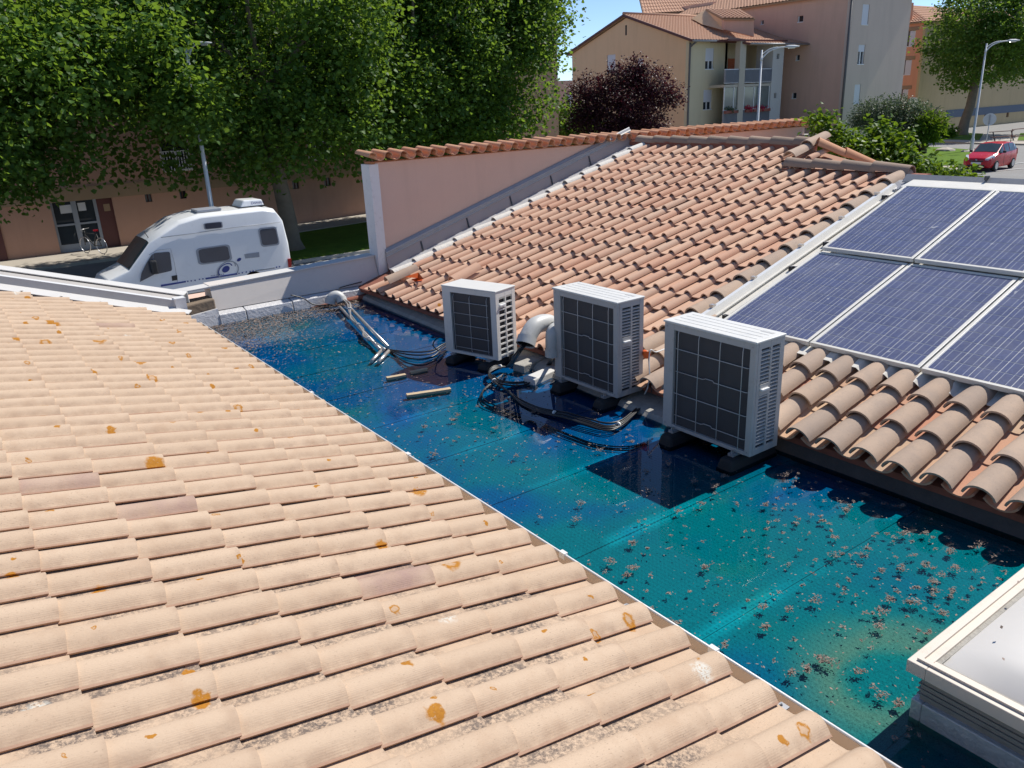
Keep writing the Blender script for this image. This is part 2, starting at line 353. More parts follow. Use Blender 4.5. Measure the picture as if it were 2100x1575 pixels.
def cell_mat():
    m, nt, b = new_mat('solar_cell'); p = pos(nt); t = attr_tint(nt); u, v = uvxy(nt)
    vo = N(nt, 'ShaderNodeTexVoronoi'); setin(vo, Scale=55.0); nt.links.new(p, vo.inputs['Vector'])
    cs = N(nt, 'ShaderNodeSeparateColor'); nt.links.new(vo.outputs['Color'], cs.inputs[0])
    col = mix(nt, math_(nt, 'MULTIPLY_ADD', cs.outputs[0], 0.6, math_(nt, 'MULTIPLY', t, 0.4)), (0.03, 0.042, 0.125), (0.06, 0.08, 0.20))
    bars = None
    for q in (0.27, 0.73):
        k = math_(nt, 'LESS_THAN', math_(nt, 'ABSOLUTE', math_(nt, 'SUBTRACT', v, q)), 0.013)
        bars = k if bars is None else math_(nt, 'MAXIMUM', bars, k)
    col = mix(nt, math_(nt, 'MULTIPLY', bars, 0.85), col, (0.5, 0.52, 0.55))
    dust = ramp(nt, noise(nt, 2.2, 6, 0.7, p), 0.45, 0.85); col = mix(nt, math_(nt, 'MULTIPLY_ADD', dust, 0.2, 0.13), col, (0.42, 0.4, 0.37))
    dr = ramp(nt, noise(nt, 9, 2, 0.5, p), 0.74, 0.77); col = mix(nt, math_(nt, 'MULTIPLY', dr, 0.5), col, (0.6, 0.6, 0.58))
    nt.links.new(col, b.inputs['Base Color']); setin(b, Roughness=0.2); b.inputs['Specular IOR Level'].default_value = 0.5
    return m
M['solar_cell'] = cell_mat()
M['backsheet'] = simple('backsheet', (0.62, 0.63, 0.65), 0.2, var=0.05)

SEAMS = (0.35, 1.36, 2.376, 3.42, 4.36, 5.30, 6.28, 7.25, 8.2, 9.15, 10.1)
def membrane_mat():
    m, nt, b = new_mat('roof_membrane'); p = pos(nt)
    sep = N(nt, 'ShaderNodeSeparateXYZ'); nt.links.new(p, sep.inputs[0])
    col = mix(nt, noise(nt, 1.2, 5, 0.6, p), (0.36, 0.38, 0.39), (0.56, 0.57, 0.56))
    fine = noise(nt, 160, 3, 0.7, p); col = mix(nt, ramp(nt, fine, 0.45, 0.72), col, (0.17, 0.19, 0.19))
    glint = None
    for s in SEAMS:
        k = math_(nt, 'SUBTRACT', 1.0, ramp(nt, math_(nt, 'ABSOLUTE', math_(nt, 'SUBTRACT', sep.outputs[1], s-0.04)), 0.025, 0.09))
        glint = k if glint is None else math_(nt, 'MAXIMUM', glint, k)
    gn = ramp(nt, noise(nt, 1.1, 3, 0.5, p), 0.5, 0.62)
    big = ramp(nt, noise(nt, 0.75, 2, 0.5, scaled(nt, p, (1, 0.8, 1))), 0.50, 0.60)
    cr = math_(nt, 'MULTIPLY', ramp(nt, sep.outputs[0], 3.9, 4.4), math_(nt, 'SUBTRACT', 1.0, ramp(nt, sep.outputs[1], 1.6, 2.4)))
    g = math_(nt, 'MAXIMUM', math_(nt, 'MULTIPLY', glint, gn), math_(nt, 'MULTIPLY', big, cr))  # foil glints painted as pale base colour, along the seams and by the skylight
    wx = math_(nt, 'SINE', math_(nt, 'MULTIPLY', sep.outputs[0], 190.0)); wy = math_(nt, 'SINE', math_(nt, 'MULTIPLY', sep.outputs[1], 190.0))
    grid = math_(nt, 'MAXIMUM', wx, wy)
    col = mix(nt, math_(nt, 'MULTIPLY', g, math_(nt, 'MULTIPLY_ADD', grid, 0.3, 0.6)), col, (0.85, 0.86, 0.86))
    nt.links.new(col, b.inputs['Base Color']); setin(b, Roughness=0.6); b.inputs['Specular IOR Level'].default_value = 0.2
    spk = ramp(nt, noise(nt, 38, 3, 0.75, p), 0.63, 0.70); col = mix(nt, math_(nt, 'MULTIPLY', spk, 0.75), col, (0.05, 0.05, 0.05)); nt.links.new(col, b.inputs['Base Color'])
    h = math_(nt, 'ADD', math_(nt, 'MULTIPLY', grid, 0.35), math_(nt, 'MULTIPLY', noise(nt, 14, 4, 0.6, p), 0.8))
    bump(nt, b, h, 0.35, 0.008); return m
M['membrane'] = membrane_mat()

def water_mat():
    m, nt, b = new_mat('blue_water'); nt.nodes.remove(b); p = pos(nt); out = nt.nodes['Material Output']
    sep = N(nt, 'ShaderNodeSeparateXYZ'); nt.links.new(p, sep.inputs[0])
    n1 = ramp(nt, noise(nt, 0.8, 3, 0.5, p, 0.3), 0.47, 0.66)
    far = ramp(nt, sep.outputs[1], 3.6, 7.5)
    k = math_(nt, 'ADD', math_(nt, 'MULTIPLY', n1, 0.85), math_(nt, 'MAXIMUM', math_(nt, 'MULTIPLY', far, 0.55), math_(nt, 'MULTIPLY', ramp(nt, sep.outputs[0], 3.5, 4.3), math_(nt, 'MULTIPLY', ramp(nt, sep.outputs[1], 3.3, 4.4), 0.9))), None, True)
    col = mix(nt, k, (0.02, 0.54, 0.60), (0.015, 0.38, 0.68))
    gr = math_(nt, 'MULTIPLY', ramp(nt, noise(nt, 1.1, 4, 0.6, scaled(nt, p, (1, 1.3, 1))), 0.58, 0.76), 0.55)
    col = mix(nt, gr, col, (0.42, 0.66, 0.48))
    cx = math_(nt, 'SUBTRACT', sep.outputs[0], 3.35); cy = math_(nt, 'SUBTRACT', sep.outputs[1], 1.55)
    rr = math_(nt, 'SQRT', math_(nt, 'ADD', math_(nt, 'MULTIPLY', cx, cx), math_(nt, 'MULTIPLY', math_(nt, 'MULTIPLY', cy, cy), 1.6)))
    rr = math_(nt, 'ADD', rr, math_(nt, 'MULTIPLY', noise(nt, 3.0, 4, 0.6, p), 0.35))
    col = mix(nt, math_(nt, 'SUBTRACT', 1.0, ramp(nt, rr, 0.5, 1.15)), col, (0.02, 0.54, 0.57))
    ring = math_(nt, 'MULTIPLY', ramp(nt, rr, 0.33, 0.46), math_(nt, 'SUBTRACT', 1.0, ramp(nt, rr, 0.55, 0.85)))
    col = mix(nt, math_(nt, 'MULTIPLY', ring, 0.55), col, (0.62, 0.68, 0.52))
    tr = N(nt, 'ShaderNodeBsdfTransparent'); nt.links.new(col, tr.inputs[0])
    gl = N(nt, 'ShaderNodeBsdfGlossy'); setin(gl, Roughness=0.015); gl.inputs[0].default_value = (1, 1, 1, 1)
    bp = N(nt, 'ShaderNodeBump'); setin(bp, Strength=0.06, Distance=0.01); nt.links.new(noise(nt, 9, 2, 0.5, p), bp.inputs['Height'])
    nt.links.new(bp.outputs[0], gl.inputs['Normal'])
    fr = N(nt, 'ShaderNodeFresnel'); setin(fr, IOR=1.33)
    mx = N(nt, 'ShaderNodeMixShader'); nt.links.new(fr.outputs[0], mx.inputs[0]); nt.links.new(tr.outputs[0], mx.inputs[1]); nt.links.new(gl.outputs[0], mx.inputs[2])
    nt.links.new(mx.outputs[0], out.inputs['Surface']); return m
M['water'] = water_mat()

def leaf_mat(name, a, bcol, trans, tfac=0.4, rough=0.45):
    m, nt, b = new_mat(name); out = nt.nodes['Material Output']; t = attr_tint(nt)
    nt.links.new(mix(nt, t, a, bcol), b.inputs['Base Color']); setin(b, Roughness=rough); b.inputs['Specular IOR Level'].default_value = 0.22
    tl = N(nt, 'ShaderNodeBsdfTranslucent'); nt.links.new(mix(nt, t, tuple(x*0.7 for x in trans), trans), tl.inputs[0])
    mx = N(nt, 'ShaderNodeMixShader'); mx.inputs[0].default_value = tfac
    nt.links.new(b.outputs[0], mx.inputs[1]); nt.links.new(tl.outputs[0], mx.inputs[2]); nt.links.new(mx.outputs[0], out.inputs['Surface']); return m
M['plane_leaf'] = leaf_mat('plane_leaf', (0.038, 0.10, 0.022), (0.088, 0.18, 0.036), (0.24, 0.38, 0.035), 0.48, 0.5)
M['drainpipe'] = simple('drainpipe', (0.12, 0.115, 0.11), 0.6)
M['plum_leaf'] = leaf_mat('plum_leaf', (0.03, 0.01, 0.014), (0.075, 0.025, 0.032), (0.12, 0.02, 0.03), 0.25)
M['fig_leaf'] = leaf_mat('fig_leaf', (0.05, 0.115, 0.012), (0.1, 0.19, 0.02), (0.22, 0.34, 0.02))
M['olive_leaf'] = leaf_mat('olive_leaf', (0.07, 0.1, 0.05), (0.15, 0.19, 0.12), (0.12, 0.18, 0.06), 0.25)
M['debris'] = leaf_mat('debris', (0.13, 0.10, 0.085), (0.36, 0.28, 0.235), (0.2, 0.15, 0.1), 0.15, 0.8)
M['dome'] = simple('dome', (0.60, 0.575, 0.54), 0.5, var=0.03, scale=2)
# ---------------------------------------------------------------- tile shapes
def profile_mesh(name, prof, L, th, mat, lift0, lift1, taper=1.0, uvfix=True):
    """solid tile: prof = [(s, n)] across, extruded along x from 0 (low end) to L; the ends may be lifted and the top end narrowed"""
    k = len(prof); pv = [Vector((0, s, n)) for s, n in prof]
    nor = []
    for i in range(k):
        t = pv[min(i+1, k-1)]-pv[max(i-1, 0)]; nn = Vector((0, -t.z, t.y)).normalized(); nor.append(nn)
    mid = sum(p.y for p in pv)/k
    def ring(x, lift, tp, under):
        o = []
        for p, nn in zip(pv, nor):
            q = p-nn*th if under else p
            o.append((x, mid+(q.y-mid)*tp, q.z*tp+lift))
        return o
    vt = ring(0, lift0, 1, False)+ring(L, lift1, taper, False)
    vb = ring(0, lift0, 1, True)+ring(L, lift1, taper, True)
    verts = vt+vb+vt+vb          # the second copy carries the rim faces, so the barrel keeps its own smooth shading
    faces = []; sm = []
    for i in range(k-1):
        faces.append((i, k+i, k+i+1, i+1)); sm.append(True)
        faces.append((2*k+i, 2*k+i+1, 3*k+i+1, 3*k+i)); sm.append(True)
    o = 4*k
    for i in range(k-1):
        faces.append((o+i, o+i+1, o+2*k+i+1, o+2*k+i)); sm.append(False)
        faces.append((o+k+i, o+3*k+i, o+3*k+i+1, o+k+i+1)); sm.append(False)
    faces.append((o, o+2*k, o+3*k, o+k)); sm.append(False)
    faces.append((o+k-1, o+2*k-1, o+4*k-1, o+3*k-1)); sm.append(False)
    me = bpy.data.meshes.new(name); me.from_pydata(verts, [], faces); me.polygons.foreach_set('use_smooth', sm)
    s0, s1 = prof[0][0], prof[-1][0]
    uvl = me.uv_layers.new(name='UVMap')
    for li in me.loops:
        q = verts[li.vertex_index]; idx = li.vertex_index % k
        uvl.data[li.index].uv = (q[0]/L, (prof[idx][0]-s0)/(s1-s0))
    me.materials.append(mat); me.update(); return me
def frame_m(up, n):            # local x = up the slope, z = roof normal
    up = Vector(up).normalized(); n = Vector(n).normalized(); y = n.cross(up)
    return Matrix((up, y, n)).transposed()
def place_tiles(root, name, me, mats, maxn=300):
    """mats: [(matrix, tint)], nearest first: the first maxn become parts, the rest one joined part"""
    for mw, t in mats[:maxn]:
        o = bpy.data.objects.new(name, me); o.matrix_world = mw; o['tint'] = t; link(o, root)
    rest = mats[maxn:]
    if not rest: return
    n = len(me.vertices); co = np.empty(n*3); me.vertices.foreach_get('co', co); co = co.reshape(-1, 3)
    polys = [tuple(p.vertices) for p in me.polygons]; sm = [p.use_smooth for p in me.polygons]
    uv0 = np.empty(len(me.loops)*2); me.uv_layers[0].data.foreach_get('uv', uv0)
    V = []; Fc = []; T = []
    for i, (mw, t) in enumerate(rest):
        m = np.array(mw); V.append(co@m[:3, :3].T+m[:3, 3]); Fc += [tuple(i*n+a for a in p) for p in polys]; T += [t]*len(polys)
    j = bpy.data.meshes.new(name+'_field'); j.from_pydata(np.concatenate(V).tolist(), [], Fc)
    j.polygons.foreach_set('use_smooth', sm*len(rest))
    u = j.uv_layers.new(name='UVMap'); u.data.foreach_set('uv', np.tile(uv0, len(rest)))
    a = j.attributes.new('tint', 'FLOAT', 'FACE'); a.data.foreach_set('value', T)
    j.materials.append(me.materials[0]); o = bpy.data.objects.new(name+'_field', j); o['kind'] = 'stuff'; link(o, root)
def to_px(p):
    p = np.array(p); z = _fw@p
    return (1050+F_PX*(_r@p)/z, 787.5-F_PX*(_u@p)/z) if z > 0.1 else (-9999, -9999)
def seen(p, m=160):
    x, y = to_px(p); return -m < x < 2100+m and -m < y < 1575+m
def half_round(r, a0=0, a1=180, n=9, z0=0.0, flip=False):
    pr = []
    for i in range(n):
        q = R(a0+(a1-a0)*i/(n-1)); pr.append((-r*math.cos(q), z0+(r*math.sin(q) if not flip else -r*math.sin(q))))
    return pr

# ---------------------------------------------------------------- near roof: beige barrel tiles falling towards the water
LS = R(13.3); LUP = Vector((-math.cos(LS), 0, math.sin(LS))); LN = Vector((math.sin(LS), 0, math.cos(LS)))
LX0, LZ0, GAUGE, PITCHY = 2.392, -2.431, 0.40, 0.24
beige = thing('tiled_roof', 'sunlit beige barrel tile roof with orange lichen spots in the foreground', 'roof', (1.2, 5, -2.2))
prof = [(-.022, .0), (.03, -.003), (.076, .0), (.089, .008), (.101, .026), (.116, .044), (.138, .058), (.164, .063), (.190, .059), (.211, .047), (.227, .032), (.239, .019), (.249, .013)]
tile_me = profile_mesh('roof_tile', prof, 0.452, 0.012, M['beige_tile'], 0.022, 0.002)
FL = frame_m(LUP, LN)
def gable_y(x): return 10.55+0.72*(2.5-x)
mats = []
for i in range(0, 9):
    jit = rng.normal(0, 0.004)
    for k in range(-40, 16):
        y0 = 4.185+0.241-PITCHY*k
        p = Vector((LX0, y0, LZ0))+LUP*(i*GAUGE)
        if y0 > gable_y(p.x)+0.1: continue
        c = p+LUP*0.2-Vector((0, .12, 0))
        if not seen(c, 260) or c.y < 0.4: continue
        m = FL.to_4x4()
        rot = Matrix.Rotation(rng.normal(0, 0.006), 4, 'Z')@Matrix.Rotation(rng.normal(0, 0.006), 4, 'Y')@Matrix.Rotation(rng.normal(0, 0.008), 4, 'X')
        pp = p+LUP*(jit+rng.normal(0, 0.004))+LN*abs(rng.normal(0, 0.002))
        mats.append((Matrix.Translation(pp)@m@rot, 1.0 if rng.random() < 0.018 else float(rng.random())*0.95))
mats.sort(key=lambda a: a[0].translation.length)
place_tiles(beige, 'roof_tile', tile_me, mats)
# deck and house under it
MB().slab([(LX0-.04, -3, LZ0-.05), (LX0-.04, 10.95, LZ0-.05), (-4.5, 10.95+5, LZ0-.05+(LX0-.04+4.5)*math.tan(LS)), (-4.5, -3, LZ0-.05+(LX0-.04+4.5)*math.tan(LS))], (0, 0, -.06)).build('roof_deck', M['mortar'], beige)
MB().box((LX0-.42, -3, G), (LX0-.2, 10.9, LZ0-.12)).build('wall', M['pink_wall'], beige)
# eave gutter: beige trough with a white bead on its outer rim
gut = thing('roof_gutter', 'beige gutter with a white rim along the eave of the beige tiles', 'gutter', (2.58, 5, -2.6))
mb = MB(); sec = [(2.45, -2.555), (2.455, -2.63), (2.49, -2.67), (2.585, -2.67), (2.62, -2.635), (2.625, -2.572)]
for a, b in zip(sec[:-1], sec[1:]):
    y0, y1 = -1.5, 10.75
    d = Vector((b[0]-a[0], 0, b[1]-a[1])).normalized(); nn = Vector((-d.z, 0, d.x))*-0.004
    mb.slab([(a[0], y0, a[1]), (b[0], y0, b[1]), (b[0], y1, b[1]), (a[0], y1, a[1])], nn)
mb.build('trough', simple('gutter_beige', (0.6, 0.48, 0.37), 0.6, dirt=0.2), gut)
MB().tube([(2.634, -1.5, -2.572), (2.634, 10.75, -2.572)], 0.008, 8).build('rim_bead', M['white_paint'], gut)
for yy in (2.05, 3.2, 5.1, 7.0):
    MB().box((2.622, yy, -2.60), (2.65, yy+.05, -2.558)).build('joint_clip', M['white_paint'], gut)
for (px, py) in ((1590, 1452), (1275, 1247), (1058, 1092)):
    p = at(px, py, z=-2.43); h = thing('tile_hook', {1590: 'bent metal tile hook at the eave nearest the skylight', 1275: 'bent metal tile hook in the middle of the beige eave', 1058: 'small tile hook at the eave farthest from the skylight'}[px], 'hook', p, 'metal hooks along the eave')
    MB().tube([p+Vector((-.05, .0, .0)), p+Vector((-.01, 0, .012)), p+Vector((.03, -.005, .012)), p+Vector((.04, -.012, -.02)), p+Vector((.02, -.015, -.03))], 0.006, 6).build('hook_wire', M['zinc'], h)
    MB().box(p+Vector((.0, -.035, -.004)), p+Vector((.05, .005, .002))).build('hook_plate', M['zinc'], h)
# lifted metal flashing on the slanted gable edge
fl = thing('gable_flashing', 'ribbed metal flashing along the far slanted edge of the beige roof', 'flashing', (1.5, 11.5, -2.1))
def gp(x, off, up): # a point on the gable line: along x, off across (away), up
    d = Vector((1, -0.72, -math.tan(LS))).normalized(); out = Vector((0.58, 0.81, 0)).normalized()
    y = gable_y(x); z = LZ0+(LX0-x)*math.tan(LS)
    return Vector((x, y, z))+out*off+Vector((0, 0, up))
XA, XB = -0.3, 2.36
def strip(name, o0, u0, o1, u1, mat, xa=XA, xb=XB, th=.012):
    a, b, c, d = gp(xa, o0, u0), gp(xb, o0, u0), gp(xb, o1, u1), gp(xa, o1, u1)
    n = (b-a).cross(d-a).normalized(); n = n if n.z > 0 else -n
    MB().slab([a, b, c, d], -n*th).build(name, mat, fl)
strip('apron', -.10, .085, .03, .10, M['membrane_white'], XA, 2.5)
strip('upstand', .03, .10, .07, .19, M['alu'])
strip('white_rib', .07, .19, .10, .20, M['white_paint'])
strip('tray', .10, .185, .19, .215, M['alu'])
strip('dark_groove', .19, .20, .215, .20, M['zinc'])
strip('cap_strip', .215, .235, .36, .25, M['membrane_white'], XA, 2.38)
strip('outer_face', .36, .25, .37, .1, M['membrane_white'], XA, 2.38)
MB().box(gp(XB, .02, .06)-Vector((.015, .0, .0)), gp(XB, .2, .225)+Vector((.015, 0, 0))).build('end_cap', M['white_paint'], fl)
for i in range(5):     # membrane patches stepping down with the courses
    x = LX0-i*GAUGE*math.cos(LS)
    a = gp(x-.36, -.17, .082); b = gp(x+.0, -.17, .082); c = gp(x+.0, .0, .10); d = gp(x-.36, .0, .10)
    MB().slab([a, b, c, d], (0, 0, -.012)).build('membrane_patch', M['membrane_white'], fl)
# stone stub between the flashing and the parapet
st = thing('stone_stub', 'rough brown stone end between metal flashing and pale parapet', 'masonry', (2.85, 11.1, -2.45))
MB().hexa([(2.45, 11.10, -2.75), (2.985, 11.15, -2.75), (2.985, 11.5, -2.75), (2.45, 11.5, -2.75), (2.45, 11.12, -2.42), (2.985, 11.17, -2.385), (2.985, 11.5, -2.385), (2.45, 11.5, -2.42)]).build('block', M['stone'], st, bevel=.02)
MB().hexa([(2.40, 10.98, -2.76), (2.99, 11.06, -2.76), (2.99, 11.1, -2.76), (2.40, 11.05, -2.76), (2.40, 11.02, -2.56), (2.99, 11.10, -2.515), (2.99, 11.14, -2.515), (2.40, 11.09, -2.56)]).build('foil_sheet', M['foil'], st)

# ---------------------------------------------------------------- flat roof, water
fr = tagit(MB().box((2.0, -4, -2.98), (6.2, 11.3, -2.775)).build('flat_roof', M['mortar']), kind='structure')
for a, b in zip(SEAMS[:-1], SEAMS[1:]):      # membrane rolls, each lapped 5 cm over the next
    mb = MB()
    mb.hexa([(2.1, a-.055, -2.776), (5.35, a-.055, -2.776), (5.35, b, -2.776), (2.1, b, -2.776), (2.1, a-.055, -2.758), (5.35, a-.055, -2.758), (5.35, b, -2.766), (2.1, b, -2.766)])
    o = mb.build('membrane_roll', M['membrane'], fr)
tagit(MB().quad((2.1, -3.5, ZW), (5.3, -3.5, ZW), (5.3, 11.2, ZW), (2.1, 11.2, ZW)).build('water', M['water']), kind='structure')

# ---------------------------------------------------------------- parapet at the far end of the flat roof
pp = thing('parapet_wall', 'low pale parapet wall with silver foil footing at the far end of the water', 'wall', (4.3, 11.3, -2.7))
MB().hexa([(2.98, 11.19, -2.56), (5.54, 11.19, -2.56), (5.54, 11.6, -2.56), (2.98, 11.6, -2.56), (2.98, 11.305, -2.225), (5.54, 11.305, -2.175), (5.54, 11.6, -2.175), (2.98, 11.6, -2.225)]).build('battered_face', simple('parapet_paint', (0.62, 0.57, 0.52), 0.7, var=0.04, dirt=0.12), pp)
MB().hexa([(2.4, 11.28, -2.27), (5.56, 11.28, -2.17), (5.56, 11.56, -2.17), (2.4, 11.56, -2.27), (2.4, 11.28, -2.25), (5.56, 11.28, -2.15), (5.56, 11.56, -2.15), (2.4, 11.56, -2.25)]).build('coping', M['membrane_white'], pp)
MB().box((2.6, 11.6, G), (5.6, 11.9, -2.42)).build('street_wall', M['pink_wall'], pp)
xs = [2.98, 3.36, 4.05, 4.8, 5.6]
for a, b in zip(xs[:-1], xs[1:]):
    yj = rng.normal(0, .008)
    MB().hexa([(a+.005, 11.055+yj, -2.77), (b-.005, 11.055+yj, -2.77), (b-.005, 11.2, -2.77), (a+.005, 11.2, -2.77), (a+.005, 11.085+yj, -2.60), (b-.005, 11.085+yj, -2.60), (b-.005, 11.21, -2.565), (a+.005, 11.21, -2.565)]).build('foil_upstand', M['foil'], pp, bevel=.01)
MB().tube([(5.58, 11.05, -2.70), (5.1, 11.02, -2.72), (4.7, 11.03, -2.725), (4.3, 11.04, -2.74)], [.07, .05, .035, .015], 8).build('red_mortar_fillet', M['red_mortar'], pp)

# ---------------------------------------------------------------- pink wall with tile cap
pw = thing('pink_wall', 'tall pink rendered wall capped with orange tiles beside the clay roof', 'wall', (11, 11.3, -2.7))
MB().box((5.66, 11.2, G), (16.45, 11.45, -.76)).build('wall_panel', M['pink_wall'], pw)
MB().box((5.55, 11.185, -2.72), (5.70, 11.46, -.78)).build('corner_strip', M['white_paint'], pw)
MB().box((5.56, 11.17, -2.76), (5.72, 11.3, -2.46)).build('mortar_foot', M['red_mortar'], pw)
MB().box((16.30, 11.12, G), (16.75, 11.5, -.97)).build('end_pier', M['pink_wall'], pw)
MB().box((16.26, 11.08, -.97), (16.80, 11.54, -.935)).build('pier_cap', M['mortar'], pw)
CR = half_round(.074, 5, 175, 9)
cap_me = profile_mesh('cap_tile', CR, 0.46, .013, M['orange_tile'], 0, 0, .86)
PR = half_round(.078, 5, 175, 9, 0, True)
pan_me = profile_mesh('cap_pan', PR, 0.46, .013, M['orange_tile'], 0, 0, .9)
Fc = frame_m((0, math.cos(R(5)), math.sin(R(5))), (0, -math.sin(R(5)), math.cos(R(5))))
n = 42; x = 5.52
mc, mp = [], []
for i in range(n):
    xx = 5.56+i*.2635
    if xx > 16.7: break
    mc.append((Matrix.Translation((xx, 11.06+rng.normal(0, .006), -.675+rng.normal(0, .003)))@Fc.to_4x4()@Matrix.Rotation(rng.normal(0, .02), 4, 'Z'), float(rng.random())))
    mp.append((Matrix.Translation((xx+.132, 11.075+rng.normal(0, .006), -.648+rng.normal(0, .003)))@Fc.to_4x4(), float(rng.random())))
place_tiles(pw, 'cap_tile', cap_me, mc); place_tiles(pw, 'cap_pan', pan_me, mp)
MB().box((5.6, 11.21, -.79), (16.6, 11.44, -.745)).build('mortar_bed', simple('orange_mortar', (0.5, 0.22, 0.1), 0.9, var=0.3, scale=12, bumpv=.5), pw)

# ---------------------------------------------------------------- clay roof across the water
RS = R(16.48); TS = math.tan(RS); RUP = Vector((math.cos(RS), 0, math.sin(RS))); RN = Vector((-math.sin(RS), 0, math.cos(RS)))
def rz(x, off=0.0): return -1.651+(x-7.695)*TS+off           # off 0 = face of the lower solar panels
FR_ = frame_m(RUP, RN)
clay = thing('tiled_roof', 'reddish clay tile roof rising from the water to the pink wall', 'roof', (8, 8, -1.8))
fprof = [(.0, .012), (.004, .030), (.015, .049), (.034, .064), (.056, .068), (.078, .061), (.096, .044), (.108, .024), (.119, .009), (.145, .001), (.20, -.002), (.232, .0), (.252, .005)]
fprof = [(s, n) for s, n in fprof]
field_me = profile_mesh('roof_tile', fprof, 0.452, .013, M['clay_tile'], .046, .006)
BASE = -0.16
mats = []
DX = GAUGE*math.cos(RS)
for i in range(0, 17):
    x = 5.09+i*DX; sag = rng.normal(0, .006)
    for k in range(0, 24):
        y = 5.53+k*PITCHY-.02
        xmax = 10.62 if y > 6.95 else 9.93
        if x > xmax: continue
        if y > 10.60: continue
        p = Vector((x, y, rz(x, BASE)))
        mats.append((Matrix.Translation(p+RUP*(sag+rng.normal(0, .006))+RN*abs(rng.normal(0, .003)))@FR_.to_4x4()@Matrix.Rotation(rng.normal(0, .012), 4, 'Z')@Matrix.Rotation(rng.normal(0, .010), 4, 'X'), float(rng.random())))
mats.sort(key=lambda a: a[0].translation.length)
place_tiles(clay, 'roof_tile', field_me, mats)
# whitewashed cover tiles against the wall
WP = half_round(.085, 0, 180, 9)
white_me = profile_mesh('whitewashed_tile', WP, .46, .014, M['whitewash'], .03, .0, .86)
mw_ = []
for i in range(1, 15):
    x = 5.09+i*DX+.1
    if x > 10.75: break
    mw_.append((Matrix.Translation(Vector((x, 10.75, rz(x, BASE+.02+rng.normal(0, .006)))))@FR_.to_4x4()@Matrix.Rotation(rng.normal(0, .03), 4, 'Z'), float(rng.random())))
place_tiles(clay, 'whitewashed_tile', white_me, mw_)
# large cover tiles: the verge column beside the solar panels and the eave courses below them
big = half_round(.114, 14, 166, 11, -.022); big_me = profile_mesh('cover_tile', big, .50, .016, M['canal_tile'], .045, .0, .84)
bigp = half_round(.115, 32, 148, 9, .075, True); bigp_me = profile_mesh('channel_tile', bigp, .50, .014, M['pan_tile'], .045, .03, .92)
mb_, mp_ = [], []
for i in range(0, 14):
    x = 5.05+i*DX+(.04 if i else 0)
    if x > 10.0: break
    mb_.append((Matrix.Translation(Vector((x, 5.40+rng.normal(0, .004), rz(x, BASE+.035))))@FR_.to_4x4()@Matrix.Rotation(rng.normal(0, .015), 4, 'Z'), float(rng.random())))
for k in range(1, 18):
    y = 5.40-k*.2655
    for i in range(3):
        x = 5.05+i*DX+rng.normal(0, .008)
        mb_.append((Matrix.Translation(Vector((x, y+rng.normal(0, .004), rz(x, BASE+.035))))@FR_.to_4x4()@Matrix.Rotation(rng.normal(0, .02), 4, 'Z'), float(rng.random())))
        mp_.append((Matrix.Translation(Vector((x+.01, y+.1328, rz(x, BASE+.03))))@FR_.to_4x4(), float(rng.random())))
mb_.sort(key=lambda a: a[0].translation.length); mp_.sort(key=lambda a: a[0].translation.length)
place_tiles(clay, 'cover_tile', big_me, mb_); place_tiles(clay, 'channel_tile', bigp_me, mp_)
# ridge and hip caps
rp = half_round(.115, 0, 180, 11); ridge_me = profile_mesh('ridge_cap', rp, .50, .016, M['ridge_tile'], .02, .0, .86)
orange_me = profile_mesh('hip_cap', rp, .50, .016, M['orange_tile'], .02, .0, .86)
def cap_run(a, b, me, name, step=.42):
    a, b = Vector(a), Vector(b); d = (b-a).normalized(); L = (b-a).length; up = Vector((0, 0, 1)); nn = (up-d*up.dot(d)).normalized()
    out = []
    for i in range(max(1, int(round(L/step)))):
        out.append((Matrix.Translation(a+d*(i*step))@frame_m(d, nn).to_4x4()@Matrix.Rotation(rng.normal(0, .02), 4, 'Z'), float(rng.random())))
    place_tiles(clay, name, me, out)
RX = 10.98
cap_run((RX, 10.95, rz(RX, -.10)), (RX, 7.35, rz(RX, -.10)), ridge_me, 'ridge_cap')
cap_run((10.12, 7.12, rz(10.12, -.08)), (10.12, 5.40, rz(10.12, -.10)), ridge_me, 'ridge_cap', .44)
cap_run((10.30, 7.22, rz(10.3, -.06)), (10.95, 7.22, rz(10.98, -.05)), big_me, 'cover_tile', .42)
cap_run(at(1672, 300, y=7.1), at(1795, 345, y=6.5), orange_me, 'hip_cap', .42)
# mortar under the caps, deck, back slope, house walls
MB().box((RX-.1, 7.3, rz(RX, -.22)), (RX+.1, 11.1, rz(RX, -.07))).build('ridge_mortar', M['red_mortar'], clay)
MB().box((10.08, 5.1, rz(10.1, -.2)), (10.22, 7.2, rz(10.1, -.10))).build('ridge_mortar', M['red_mortar'], clay)
MB().slab([(5.14, -1, rz(5.14, BASE-.015)), (5.14, 11.2, rz(5.14, BASE-.015)), (10.1, 11.2, rz(10.1, BASE-.015)), (10.1, -1, rz(10.1, BASE-.015))], (0, 0, -.05)).build('roof_deck', M['red_mortar'], clay)
MB().slab([(10.1, 6.9, rz(10.1, BASE-.015)), (10.1, 11.2, rz(10.1, BASE-.015)), (RX, 11.2, rz(RX, BASE-.015)), (RX, 7.2, rz(RX, BASE-.015))], (0, 0, -.05)).build('roof_deck', M['red_mortar'], clay)
MB().slab([(10.12, 5.3, rz(10.1, BASE)), (10.12, 7.2, rz(10.1, BASE)), (RX, 7.3, rz(RX, BASE)), (RX, 11.2, rz(RX, BASE)), (16, 11.2, rz(RX)-1.7), (16, 5.3, rz(RX)-1.7)], (0, 0, -.05)).build('back_slope', M['far_tile'], clay)
